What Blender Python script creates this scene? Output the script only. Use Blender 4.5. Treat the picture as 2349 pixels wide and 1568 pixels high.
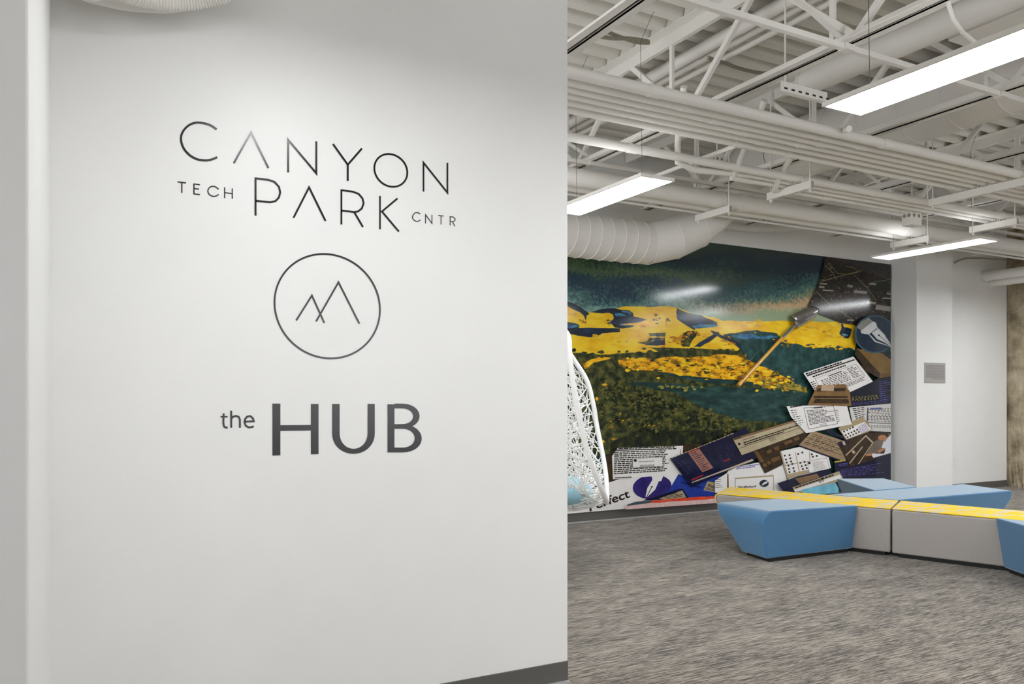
import bpy, bmesh, math, random
from mathutils import Vector, Matrix
from mathutils.geometry import tessellate_polygon
R = random.Random(7)
sc = bpy.context.scene
col = sc.collection
for o in list(bpy.data.objects): bpy.data.objects.remove(o)

# ------------------------------------------------------------------ camera
FPX, HOR, VPA, CH = 1850.0, 914.0, 3420.0, 1.40      # focal in px, horizon row, wall vanishing offset, eye height
NN = math.hypot(VPA, FPX); SN, CS = FPX / NN, VPA / NN
cam = bpy.data.cameras.new('camera'); camo = bpy.data.objects.new('camera', cam); col.objects.link(camo)
cam.sensor_width = 36; cam.lens = FPX / 2349 * 36; cam.shift_y = (HOR - 784) / 2349
cam.clip_start = 0.05; cam.clip_end = 100
cam.dof.use_dof = True; cam.dof.focus_distance = 5.2; cam.dof.aperture_fstop = 6.0
camo.location = (0, 0, CH); camo.rotation_euler = (math.pi / 2, 0, -math.atan2(SN, CS))
sc.camera = camo
# ------------------------------------------------------------------ world, exposure
w = bpy.data.worlds.new('world'); sc.world = w; w.use_nodes = True
w.node_tree.nodes['Background'].inputs[0].default_value = (0.95, 0.97, 1, 1)
w.node_tree.nodes['Background'].inputs[1].default_value = 3.0
sc.view_settings.view_transform = 'Standard'; sc.view_settings.look = 'None'
sc.view_settings.gamma = 1; sc.view_settings.use_curve_mapping = False
sc.view_settings.exposure = 0.38
PANEL_STRENGTH = 25.0
ADDED_UPLIGHT_STRENGTH = 2.6

# ------------------------------------------------------------------ helpers
def onY(x, y, Y):
    u = x - 1174.5; rx = u * CS + FPX * SN; ry = FPX * CS - u * SN; t = Y / ry
    return Vector((rx * t, Y, CH + (HOR - y) * t))
def rdz(r, d, z):      # right offset, depth, height in the viewer's compass -> world
    return Vector((r * CS + d * SN, -r * SN + d * CS, z))
def lin(c): 
    c /= 255.0
    return c / 12.92 if c <= 0.04045 else ((c + 0.055) / 1.055) ** 2.4
def rgb(r, g, b): return (lin(r), lin(g), lin(b), 1.0)

class NT:
    def __init__(s, m): s.t = m.node_tree; s.n = s.t.nodes
    def new(s, ty, **k):
        q = s.n.new(ty)
        for a, v in k.items():
            if a.startswith('i_'): q.inputs[int(a[2:])].default_value = v
            else: setattr(q, a, v)
        return q
    def link(s, a, b): s.t.links.new(a, b)
MATS = {}
def base(name, rough=0.6, metal=0.0, coat=0.0, sheen=0.0, spec=None):
    m = bpy.data.materials.new(name); m.use_nodes = True; nt = NT(m); p = nt.n['Principled BSDF']
    p.inputs['Roughness'].default_value = rough; p.inputs['Metallic'].default_value = metal
    p.inputs['Coat Weight'].default_value = coat; p.inputs['Sheen Weight'].default_value = sheen
    if spec is not None: p.inputs['Specular IOR Level'].default_value = spec
    return m, nt, p
def plain(name, c, rough=0.6, metal=0.0, var=0.05, scale=6.0, bump=0.0, bscale=120.0, **k):
    if name in MATS: return MATS[name]
    m, nt, p = base(name, rough, metal, **k)
    tc = nt.new('ShaderNodeTexCoord'); nz = nt.new('ShaderNodeTexNoise'); nz.inputs['Scale'].default_value = scale
    nz.inputs['Detail'].default_value = 4
    nt.link(tc.outputs['Object'], nz.inputs['Vector'])
    rp = nt.new('ShaderNodeValToRGB'); e = rp.color_ramp.elements
    e[0].color = tuple(x * (1 - var) for x in c[:3]) + (1,); e[1].color = tuple(min(1, x * (1 + var)) for x in c[:3]) + (1,)
    e[0].position = .3; e[1].position = .7
    nt.link(nz.outputs['Fac'], rp.inputs['Fac']); nt.link(rp.outputs['Color'], p.inputs['Base Color'])
    if bump:
        n2 = nt.new('ShaderNodeTexNoise'); n2.inputs['Scale'].default_value = bscale; nt.link(tc.outputs['Object'], n2.inputs['Vector'])
        b = nt.new('ShaderNodeBump'); b.inputs['Strength'].default_value = bump; b.inputs['Distance'].default_value = .004
        nt.link(n2.outputs['Fac'], b.inputs['Height']); nt.link(b.outputs['Normal'], p.inputs['Normal'])
    if k.get('sheen'): p.inputs['Sheen Roughness'].default_value = .38; p.inputs['Sheen Tint'].default_value = (.88, .97, 1, 1) if 'blue' in name else (1, 1, 1, 1)
    MATS[name] = m; return m
def ramp(nt, stops, interp='LINEAR'):
    rp = nt.new('ShaderNodeValToRGB'); cr = rp.color_ramp; cr.interpolation = interp
    while len(cr.elements) < len(stops): cr.elements.new(.5)
    for e, (p, c) in zip(cr.elements, stops): e.position = p; e.color = c
    return rp
def mottled(name, stops, scale=(6, 6, 6), detail=6, rough=.32, interp='LINEAR', dist=0.0, seed=0.0, coat=0.0):
    if name in MATS: return MATS[name]
    m, nt, p = base(name, rough, coat=coat)
    tc = nt.new('ShaderNodeTexCoord'); mp = nt.new('ShaderNodeMapping'); mp.inputs['Scale'].default_value = scale
    mp.inputs['Location'].default_value = (seed, seed, seed)
    nz = nt.new('ShaderNodeTexNoise'); nz.inputs['Scale'].default_value = 1; nz.inputs['Detail'].default_value = detail
    nz.inputs['Distortion'].default_value = dist; nz.inputs['Roughness'].default_value = .6
    nt.link(tc.outputs['Object'], mp.inputs['Vector']); nt.link(mp.outputs['Vector'], nz.inputs['Vector'])
    rp = ramp(nt, stops, interp); nt.link(nz.outputs['Fac'], rp.inputs['Fac']); nt.link(rp.outputs['Color'], p.inputs['Base Color'])
    MATS[name] = m; return m

class MB:
    def __init__(s): s.v = []; s.f = []
    def add(s, vs, fs):
        o = len(s.v); s.v += [tuple(x) for x in vs]; s.f += [tuple(i + o for i in q) for q in fs]; return s
    def box(s, x0, x1, y0, y1, z0, z1):
        return s.add([(x0, y0, z0), (x1, y0, z0), (x1, y1, z0), (x0, y1, z0), (x0, y0, z1), (x1, y0, z1), (x1, y1, z1), (x0, y1, z1)],
                     [(3, 2, 1, 0), (4, 5, 6, 7), (0, 1, 5, 4), (1, 2, 6, 5), (2, 3, 7, 6), (3, 0, 4, 7)])
    def bar(s, a, b, wd, ht, up=Vector((0, 0, 1))):      # rectangular bar from a to b
        a, b = Vector(a), Vector(b); d = (b - a).normalized(); sd = d.cross(up)
        if sd.length < 1e-4: sd = d.cross(Vector((0, 1, 0)))
        sd.normalize(); u2 = sd.cross(d).normalized(); vs = []
        for p in (a, b):
            for i, j in ((-1, -1), (1, -1), (1, 1), (-1, 1)): vs.append(p + sd * (wd / 2 * i) + u2 * (ht / 2 * j))
        return s.add(vs, [(3, 2, 1, 0), (4, 5, 6, 7), (0, 1, 5, 4), (1, 2, 6, 5), (2, 3, 7, 6), (3, 0, 4, 7)])
    def tube(s, pts, r, n=12, cap=True, closed=False):
        P = [Vector(p) for p in pts]; m = len(P); T = []
        for i in range(m):
            if closed: d = P[(i + 1) % m] - P[i - 1]
            else: d = P[min(i + 1, m - 1)] - P[max(i - 1, 0)]
            T.append(d.normalized())
        ref = Vector((0, 0, 1)) if abs(T[0].z) < .9 else Vector((1, 0, 0))
        nv = (ref - T[0] * ref.dot(T[0])).normalized(); vs = []
        rr = r if isinstance(r, (list, tuple)) else [r] * m
        for i in range(m):
            nv = (nv - T[i] * nv.dot(T[i])).normalized(); bv = T[i].cross(nv)
            for k in range(n):
                a = 2 * math.pi * k / n; vs.append(P[i] + (nv * math.cos(a) + bv * math.sin(a)) * rr[i])
        fs = []
        for i in range(m if closed else m - 1):
            j = (i + 1) % m
            for k in range(n): fs.append((i * n + k, i * n + (k + 1) % n, j * n + (k + 1) % n, j * n + k))
        if cap and not closed:
            fs.append(tuple(range(n - 1, -1, -1))); fs.append(tuple((m - 1) * n + k for k in range(n)))
        return s.add(vs, fs)
    def build(s, name, mat, parent=None, smooth=False, bevel=0.0, seg=2, autosmooth=None):
        me = bpy.data.meshes.new(name); me.from_pydata(s.v, [], s.f)
        if isinstance(mat, (list, tuple)):
            for q in mat: me.materials.append(q)
        else: me.materials.append(mat)
        if smooth: me.polygons.foreach_set('use_smooth', [True] * len(me.polygons))
        bm = bmesh.new(); bm.from_mesh(me); bmesh.ops.recalc_face_normals(bm, faces=bm.faces)
        if smooth:
            for e in bm.edges:
                if len(e.link_faces) == 2 and e.calc_face_angle(0) > math.radians(38): e.smooth = False
        bm.to_mesh(me); bm.free()
        o = bpy.data.objects.new(name, me); col.objects.link(o)
        if parent: o.parent = parent; o.matrix_parent_inverse = parent.matrix_world.inverted() if False else Matrix.Translation(-parent.location)
        if bevel:
            b = o.modifiers.new('bevel', 'BEVEL'); b.width = bevel; b.segments = seg; b.limit_method = 'ANGLE'; b.angle_limit = math.radians(35)
            b.harden_normals = False
        return o
def thing(name, label, cat, loc=(0, 0, 0), group=None):
    o = bpy.data.objects.new(name, None); col.objects.link(o); o.location = loc; o.empty_display_size = .1
    return tag(o, label, cat, group)
def tag(o, label, cat, group=None):
    o['label'] = label; o['category'] = cat
    if group: o['group'] = group
    return o
def struct(o): o['kind'] = 'structure'; return o

# ------------------------------------------------------------------ materials
M_wall = plain('white_wall_paint', rgb(238, 237, 234), .42, var=.012, scale=3, bump=.05, bscale=260)
M_white = plain('white_ceiling_paint', rgb(236, 233, 227), .5, var=.02, scale=4)
M_deck = plain('white_deck_paint', rgb(230, 227, 219), .55, var=.03, scale=2)
M_duct = plain('white_duct_paint', rgb(236, 233, 228), .45, var=.015, scale=3)
M_base = plain('grey_rubber_baseboard', rgb(92, 90, 86), .5, var=.05, scale=3)
M_dark = plain('painted_slot_shade', rgb(28, 26, 24), .8)
M_trimw = plain('light_carpet_edge', rgb(176, 174, 170), .6)
M_steel = plain('zinc_steel', rgb(150, 148, 142), .4, metal=.7, var=.08, scale=30)
M_cable = plain('steel_cable', rgb(95, 92, 86), .5, metal=.5)
M_black = plain('black_plinth', rgb(22, 21, 21), .8)
M_vinyl = plain('black_vinyl', rgb(20, 19, 17), .2, var=.05, scale=9, bump=.06, bscale=500, spec=.55)
M_grey = plain('grey_wool_fabric', rgb(178, 172, 166), .9, var=.10, scale=160, bump=.25, bscale=500, sheen=.2)
M_blue = plain('blue_wool_fabric', rgb(66, 116, 156), .9, var=.07, scale=190, bump=.22, bscale=500, sheen=1.0)
M_wick = plain('white_resin_wicker', rgb(240, 239, 236), .45, var=.03, scale=20)
M_cush = plain('pale_blue_cushion', rgb(160, 204, 220), .85, var=.06, scale=20)
M_flex = plain('grey_flex_conduit', rgb(150, 143, 128), .5, metal=.3, var=.2, scale=60)
M_plate = plain('outlet_plastic', rgb(236, 235, 232), .35)
M_gold = plain('gold_lacquered_wood', rgb(214, 160, 62), .25, var=.12, scale=8, coat=.5)
M_wood = plain('brown_wood_bracket', rgb(140, 88, 38), .45, var=.15, scale=14)
M_chrome = plain('chrome_blade', rgb(205, 205, 208), .1, metal=1, var=.03)

def carpet_mat():
    m, nt, p = base('streaky_grey_carpet', .95, sheen=.15, spec=.15)
    tc = nt.new('ShaderNodeTexCoord')
    def nz(sx, sy, det, loc=0):
        mp = nt.new('ShaderNodeMapping'); mp.inputs['Scale'].default_value = (sx, sy, 1); mp.inputs['Location'].default_value = (loc, loc, 0)
        mp.inputs['Rotation'].default_value = (0, 0, math.radians(3))
        n = nt.new('ShaderNodeTexNoise'); n.inputs['Scale'].default_value = 1; n.inputs['Detail'].default_value = det; n.inputs['Roughness'].default_value = .68
        nt.link(tc.outputs['Object'], mp.inputs['Vector']); nt.link(mp.outputs['Vector'], n.inputs['Vector']); return n.outputs['Fac']
    def mad(a, b, k):
        q = nt.new('ShaderNodeMath', operation='MULTIPLY_ADD'); q.inputs[1].default_value = k; nt.link(a, q.inputs[0]); nt.link(b, q.inputs[2]); return q.outputs[0]
    a = nz(4.5, 95, 4); b = nz(1.6, 4.5, 3, 4.7); c = nz(220, 420, 2, 9.1); d = nz(13, 230, 3, 2.2)
    s = mad(b, a, .26); s = mad(c, s, .45); s = mad(d, s, .9)
    q = nt.new('ShaderNodeMath', operation='MULTIPLY'); q.inputs[1].default_value = 1 / 2.61; nt.link(s, q.inputs[0])
    rp = ramp(nt, [(.44, rgb(42, 38, 35)), (.475, rgb(76, 70, 64)), (.50, rgb(120, 111, 101)), (.55, rgb(166, 156, 143))])
    nt.link(q.outputs[0], rp.inputs['Fac']); nt.link(rp.outputs['Color'], p.inputs['Base Color'])
    bp = nt.new('ShaderNodeBump'); bp.inputs['Strength'].default_value = .35; bp.inputs['Distance'].default_value = .006
    nt.link(q.outputs[0], bp.inputs['Height']); nt.link(bp.outputs['Normal'], p.inputs['Normal'])
    return m
M_carpet = carpet_mat()
def yellow_mat():
    m, nt, p = base('yellow_patterned_fabric', .85)
    tc = nt.new('ShaderNodeTexCoord'); mp = nt.new('ShaderNodeMapping'); mp.inputs['Scale'].default_value = (9, 20, 14)
    mp.inputs['Rotation'].default_value = (0, 0, math.radians(20))
    vo = nt.new('ShaderNodeTexVoronoi'); vo.distance = 'CHEBYCHEV'; vo.inputs['Scale'].default_value = 1
    nt.link(tc.outputs['Object'], mp.inputs['Vector']); nt.link(mp.outputs['Vector'], vo.inputs['Vector'])
    sp = nt.new('ShaderNodeSeparateColor'); nt.link(vo.outputs['Color'], sp.inputs[0])
    rp = ramp(nt, [(0, rgb(255, 214, 40)), (.62, rgb(226, 210, 170))], 'CONSTANT')
    nt.link(sp.outputs[0], rp.inputs['Fac']); nt.link(rp.outputs['Color'], p.inputs['Base Color']); return m
M_yellow = yellow_mat()
def concrete_mat():
    m, nt, p = base('rough_concrete', .9)
    tc = nt.new('ShaderNodeTexCoord'); n = nt.new('ShaderNodeTexNoise'); n.inputs['Scale'].default_value = 5; n.inputs['Detail'].default_value = 8
    nt.link(tc.outputs['Object'], n.inputs['Vector'])
    rp = ramp(nt, [(.3, rgb(120, 108, 86)), (.5, rgb(168, 154, 128)), (.7, rgb(196, 184, 160))])
    nt.link(n.outputs['Fac'], rp.inputs['Fac']); nt.link(rp.outputs['Color'], p.inputs['Base Color'])
    n2 = nt.new('ShaderNodeTexNoise'); n2.inputs['Scale'].default_value = 40; n2.inputs['Detail'].default_value = 6; nt.link(tc.outputs['Object'], n2.inputs['Vector'])
    b = nt.new('ShaderNodeBump'); b.inputs['Strength'].default_value = .8; b.inputs['Distance'].default_value = .02
    nt.link(n2.outputs['Fac'], b.inputs['Height']); nt.link(b.outputs['Normal'], p.inputs['Normal']); return m
M_conc = concrete_mat()
def panel_mat(name, strength):
    m = bpy.data.materials.new(name); m.use_nodes = True; nt = NT(m); p = nt.n['Principled BSDF']
    p.inputs['Emission Color'].default_value = (.95, .975, 1, 1); p.inputs['Emission Strength'].default_value = strength
    p.inputs['Base Color'].default_value = (.9, .9, .9, 1); return m
M_panel = panel_mat('lit_panel_diffuser', PANEL_STRENGTH); M_up = panel_mat('added_uplight_glow', ADDED_UPLIGHT_STRENGTH)

# ------------------------------------------------------------------ room shell
XL, XR, YF, YM, YS, ZD = -3.2, 17.5, -4.5, 7.67, 3.38, 4.25
struct(MB().box(XL, XR, YF, YM + .1, -.1, 0).build('floor', M_carpet))
struct(MB().box(XL, XR + .1, YM, YM + .14, 0, ZD + .1).build('wall_back', M_wall))
struct(MB().box(XR, XR + .12, YF, YM, 0, ZD + .1).build('wall_right', M_wall))
WX = [(-2.6, 1.6), (2.2, 6.4), (7.0, 11.2)]; WZ0, WZ1 = .75, 3.1
mb = MB(); mb.box(XL, XR, YF - .12, YF, 0, WZ0); mb.box(XL, XR, YF - .12, YF, WZ1, ZD + .1); xs_ = [XL] + [v for p_ in WX for v in p_] + [XR]
for i in range(0, len(xs_), 2): mb.box(xs_[i], xs_[i + 1], YF - .12, YF, WZ0, WZ1)
struct(mb.build('wall_front', M_wall))
def glass_mat():
    m = bpy.data.materials.new('added_window_glass'); m.use_nodes = True; nt = NT(m); nt.n.remove(nt.n['Principled BSDF']); out = nt.n['Material Output']
    fr = nt.new('ShaderNodeFresnel'); fr.inputs[0].default_value = 1.45; tr_ = nt.new('ShaderNodeBsdfTransparent'); gl = nt.new('ShaderNodeBsdfGlossy'); gl.inputs['Roughness'].default_value = .02
    mx = nt.new('ShaderNodeMixShader'); nt.link(fr.outputs[0], mx.inputs[0]); nt.link(tr_.outputs[0], mx.inputs[1]); nt.link(gl.outputs[0], mx.inputs[2]); nt.link(mx.outputs[0], out.inputs['Surface']); return m
M_glass = glass_mat()
for i, (x0, x1) in enumerate(WX):  # windows added behind the viewer so sky light fills the room
    mb = MB(); t_ = .05
    mb.box(x0, x1, YF - .09, YF - .03, WZ0, WZ0 + t_); mb.box(x0, x1, YF - .09, YF - .03, WZ1 - t_, WZ1)
    for k in range(4): xx = x0 + (x1 - x0 - t_) * k / 3; mb.box(xx, xx + t_, YF - .09, YF - .03, WZ0 + t_, WZ1 - t_)
    f_ = struct(mb.build('added_window_%d' % (i + 1), M_steel))
    for k in range(3): xx = x0 + t_ + (x1 - x0 - t_) * k / 3; MB().box(xx, xx + (x1 - x0 - t_) / 3 - t_, YF - .062, YF - .058, WZ0 + t_, WZ1 - t_).build('added_window_pane', M_glass, f_)
    MB().box(x0 - .03, x1 + .03, YF - .0, YF + .05, WZ0 - .03, WZ0 - .002).build('added_window_sill', M_wall, f_)
struct(MB().box(XL - .12, XL, YF, 1.83, 0, ZD + .1).build('wall_outer', M_wall))
struct(MB().box(-.2, 2.14, YS, YS + .12, 0, 3.49).build('wall_partition', M_wall))
struct(MB().box(XL, -.08, 1.83, YS + .13, 0, 3.50).build('wall_left', M_wall, bevel=.006))
PX0, PX1, PY = 10.385, 11.19, 7.255
struct(MB().box(PX0, PX1, PY, YM, 0, ZD).build('wall_pilaster', M_wall, bevel=.004))
WY2 = 7.56
struct(MB().box(PX1, 13.06, WY2, YM, 0, ZD).build('wall_right_alcove', M_wall))
# corrugated roof deck
mb = MB(); y = YF; prof = []
while y < YM + .1:
    prof += [(y, ZD), (y + .075, ZD), (y + .10, ZD + .075), (y + .175, ZD + .075)]; y += .2
vs = []; fs = []
for (a, b) in prof: vs += [(XL, a, b), (XR, a, b)]
for i in range(len(prof) - 1): fs.append((2 * i, 2 * i + 1, 2 * i + 3, 2 * i + 2))
mb.add(vs, fs); n0 = len(mb.v)
mb.box(XL, XR, YF, YM, ZD + .09, ZD + .12)
struct(mb.build('ceiling', M_deck))
# baseboards
def baseboard(name, x0, x1, Y, edge=True):
    o = struct(MB().box(x0, x1, Y - .008, Y - .0005, .004, .106).build(name, M_base, bevel=.002))
    if edge: MB().box(x0, x1, Y - .03, Y - .0085, .0005, .012).build('carpet_edge_strip', M_trimw, o)
baseboard('baseboard_left', -.08, 2.14, YS)
baseboard('baseboard_back', 2.2, PX0, YM)
baseboard('baseboard_pilaster', PX0, PX1, PY, False)
baseboard('baseboard_right', PX1, 13.06, WY2, False)

# ------------------------------------------------------------------ lettering on the partition (flat vinyl, 1 mm thick)
def extr(name, polys, Y, th, mat, parent):
    """polys: list of (pts2d px, faces) solid plates on plane Y"""
    mb = MB()
    for pi_, (pts, fs) in enumerate(polys):
        n = len(pts); f3 = [onY(x, y, Y - th - 4e-5 * pi_) for x, y in pts]; b3 = [onY(x, y, Y) for x, y in pts]
        mb.add(f3, fs)
        edges = {}
        for f in fs:
            for i in range(len(f)):
                a, b = f[i], f[(i + 1) % len(f)]; k = (min(a, b), max(a, b)); edges[k] = edges.get(k, 0) + 1
        off = len(mb.v); mb.add(b3, [])
        for (a, b), c in edges.items():
            if c == 1: mb.f.append((off - n + a, off - n + b, off + b, off + a))
    return mb.build(name, mat, parent)
def stroke(pts, wd, closed=False):
    P = [Vector((p[0], p[1])) for p in pts]; n = len(P); L = []; Rr = []
    for i in range(n):
        if closed: d0 = (P[i] - P[i - 1]).normalized(); d1 = (P[(i + 1) % n] - P[i]).normalized()
        else:
            d0 = (P[i] - P[i - 1]).normalized() if i else (P[1] - P[0]).normalized()
            d1 = (P[i + 1] - P[i]).normalized() if i < n - 1 else d0
        n0 = Vector((-d0.y, d0.x)); n1 = Vector((-d1.y, d1.x)); m = n0 + n1
        if m.length < .15: m = n0.copy()
        m.normalize(); k = min(4.5, 1 / max(.2, m.dot(n0))) * wd / 2
        L.append(P[i] + m * k); Rr.append(P[i] - m * k)
    pts2 = [(q.x, q.y) for q in L + Rr]
    fs = [(i, i + 1, n + i + 1, n + i) for i in range(n - 1)]
    if closed: fs.append((n - 1, 0, n, 2 * n - 1))
    return pts2, fs
def ribbon(a, b):
    n = len(a); return list(a) + list(b), [(i, i + 1, n + i + 1, n + i) for i in range(n - 1)]
def cv(pts, s, ox, oy): return [(x / s + ox, y / s + oy) for x, y in pts]
def smooth_poly(pts, k=6):
    out = []; n = len(pts)
    for i in range(n - 1):
        p0 = Vector(pts[max(i - 1, 0)]); p1 = Vector(pts[i]); p2 = Vector(pts[i + 1]); p3 = Vector(pts[min(i + 2, n - 1)])
        for j in range(k):
            t = j / k; q = .5 * ((2 * p1) + (p2 - p0) * t + (2 * p0 - 5 * p1 + 4 * p2 - p3) * t * t + (3 * p1 - p0 - 3 * p2 + p3) * t ** 3)
            out.append(tuple(q))
    out.append(tuple(pts[-1])); return out
def word(name, label, letters, s, ox, oy, origin):
    t = thing(name, label, 'lettering', onY(origin[0], origin[1], YS))
    for strokes in letters:
        polys = []
        for it in strokes:
            pts, wd = it[0], it[1]; opt = it[2] if len(it) > 2 else ''
            pts = cv(pts, s, ox, oy)
            if 's' in opt: pts = smooth_poly(pts)
            polys.append(stroke(pts, wd, 'c' in opt))
        extr('letter', polys, YS - .0004, .0012, M_vinyl, t)
    return t
def ell(cx, cy, a, b, sh, n=64): return [(cx + a * math.cos(2 * math.pi * i / n), cy + sh * a * math.cos(2 * math.pi * i / n) + b * math.sin(2 * math.pi * i / n)) for i in range(n)]
S1, O1 = 3.3557, (380, 250)
word('wall_lettering', 'thin black top word CANYON on the white partition wall', [
    [([(393, 157), (350, 127), (300, 110), (240, 104), (190, 118), (150, 150), (125, 190), (118, 230), (127, 275), (150, 318), (190, 358), (240, 385), (290, 394), (330, 393), (365, 384), (397, 370)], 5.2, 's')],
    [([(524, 417), (657, 180), (791, 454)], 4.9)],
    [([(943, 487), (943, 236), (1160, 494), (1160, 248)], 4.7)],
    [([(1288, 268), (1402, 428), (1511, 303)], 4.6), ([(1402, 424), (1402, 553)], 4.6)],
    [(ell(1733.5, 471.5, 127, 125, .14), 4.2, 'c')],
    [([(1985, 635), (1985, 412), (2169, 642), (2169, 413)], 4.0)]], S1, *O1, (700, 430))
word('wall_lettering', 'small black word TECH at the left under the top word', [
    [([(91, 560), (157, 568)], 2.9), ([(125, 564), (125, 646)], 2.9)],
    [([(218, 572), (218, 657)], 2.9), ([(218, 576), (264, 582)], 2.7), ([(218, 611), (257, 616)], 2.7), ([(218, 652), (264, 658)], 2.7)],
    [([(408, 618), (388, 601), (362, 594), (337, 604), (325, 630), (335, 655), (362, 671), (390, 668), (409, 656)], 2.7, 's')],
    [([(454, 602), (454, 685)], 2.7), ([(513, 610), (513, 690)], 2.7), ([(454, 643), (513, 650)], 2.6)]], S1, *O1, (470, 455))
word('wall_lettering', 'thin black word PARK, second of the two large thin words', [
    [([(692, 820), (692, 533), (790, 544), (838, 560), (872, 598), (882, 640), (872, 680), (845, 708), (805, 717), (692, 705)], 4.7)],
    [([(984, 837), (1104, 602), (1231, 861)], 4.6)],
    [([(1353, 888), (1353, 624), (1440, 635), (1486, 652), (1516, 688), (1524, 725), (1510, 765), (1480, 788), (1450, 792), (1353, 780)], 4.3), ([(1452, 793), (1519, 908)], 4.4)],
    [([(1650, 668), (1650, 925)], 4.0), ([(1785, 687), (1660, 792)], 4.2), ([(1662, 784), (1796, 943)], 4.4)]], S1, *O1, (745, 528))
word('wall_lettering', 'small black word CNTR at the right end of the lettering', [
    [([(1960, 808), (1942, 797), (1920, 799), (1904, 818), (1902, 840), (1918, 858), (1940, 864), (1962, 852)], 2.1, 's')],
    [([(2001, 880), (2001, 812), (2050, 879), (2050, 814)], 2.0)],
    [([(2098, 818), (2141, 823)], 2.0), ([(2120, 820), (2120, 888)], 2.0)],
    [([(2190, 896), (2190, 827), (2213, 830), (2229, 845), (2226, 859), (2211, 866), (2190, 863)], 2.0), ([(2208, 866), (2228, 902)], 2.0)]], S1, *O1, (995, 520))
S2, O2 = 3.015, (480, 560)
em = thing('wall_emblem', 'thin black circle with two line-drawn mountain peaks on the partition', 'emblem', onY(750, 825, YS))
extr('ring', [stroke(cv(ell(816, 427.5, 364.5, 360, .07, 96), S2, *O2), 4.2, True)], YS - .0004, .0012, M_vinyl, em)
extr('peak_line', [stroke(cv([(601, 526), (710, 354), (796, 543)], S2, *O2), 4.1)], YS - .0004, .0012, M_vinyl, em)
extr('peak_line', [stroke(cv([(739, 533), (894, 262), (1039, 549)], S2, *O2), 4.1)], YS - .0006, .0012, M_vinyl, em)
word('wall_lettering', 'small black lowercase word the beside the bold black word', [
    [([(78, 1192), (127, 1192)], 3.6), ([(100, 1168), (98, 1215), (98, 1240), (103, 1260), (116, 1267), (127, 1265)], 4.6)],
    [([(152, 1150), (152, 1268)], 4.6), ([(152, 1208), (163, 1193), (185, 1186), (204, 1193), (212, 1212), (212, 1268)], 4.6)],
    [([(247, 1225), (308, 1223), (303, 1203), (284, 1187), (262, 1191), (247, 1210), (244, 1232), (253, 1254), (272, 1265), (292, 1264), (308, 1258)], 4.4)]], S2, *O2, (545, 985))
hub = thing('wall_lettering', 'large bold black word HUB low on the white partition wall', 'lettering', onY(800, 1045, YS))
q = lambda pts: cv(pts, S2, *O2)
rect = lambda x0, y0, x1, y1: (q([(x0, y0), (x1, y0), (x1, y1), (x0, y1)]), [(0, 1, 2, 3)])
extr('letter', [(q([(437, 1101), (492, 1101), (492, 1459), (437, 1460)]), [(0, 1, 2, 3)]), (q([(703, 1103), (756, 1103), (756, 1450), (703, 1451)]), [(0, 1, 2, 3)]),
                (q([(492, 1250), (703, 1248), (703, 1287), (492, 1290)]), [(0, 1, 2, 3)])], YS - .0004, .0012, M_vinyl, hub)
uo = [(850, 1103)] + [(997.5 - 147.5 * math.cos(t), 1305 + 143 * math.sin(t) ** .95) for t in [math.pi * i / 24 for i in range(25)]] + [(1145, 1103)]
ui = [(902, 1103)] + [(998.5 - 96.5 * math.cos(t), 1305 + 108 * math.sin(t) ** .95) for t in [math.pi * i / 24 for i in range(25)]] + [(1095, 1103)]
uo = [(x, y if isinstance(y, float) or isinstance(y, int) else 1305) for x, y in uo]
extr('letter', [ribbon(q(uo), q(ui))], YS - .0004, .0012, M_vinyl, hub)
def bowl(xs, yt, yb, xr, x_in, yti, ybi, xri, n=16):
    yc = (yt + yb) / 2; A = []; B = []
    A.append((xs, yt)); B.append((xs, yti))
    for i in range(n + 1):
        t = -math.pi / 2 + math.pi * i / n
        A.append((x_in + (xr - x_in) * math.cos(t) ** .9 if abs(math.cos(t)) > 1e-6 else x_in, yc + (yb - yt) / 2 * math.sin(t)))
        B.append((x_in + (xri - x_in) * max(0, math.cos(t)) ** .9, (yti + ybi) / 2 + (ybi - yti) / 2 * math.sin(t)))
    A.append((xs, yb)); B.append((xs, ybi)); return ribbon(q(A), q(B))
extr('letter', [rect(1233, 1106, 1281, 1438), bowl(1281, 1101, 1273, 1455, 1330, 1134, 1243, 1410), bowl(1281, 1246, 1438, 1470, 1335, 1275, 1405, 1421)], YS - .0004, .0012, M_vinyl, hub)

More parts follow.
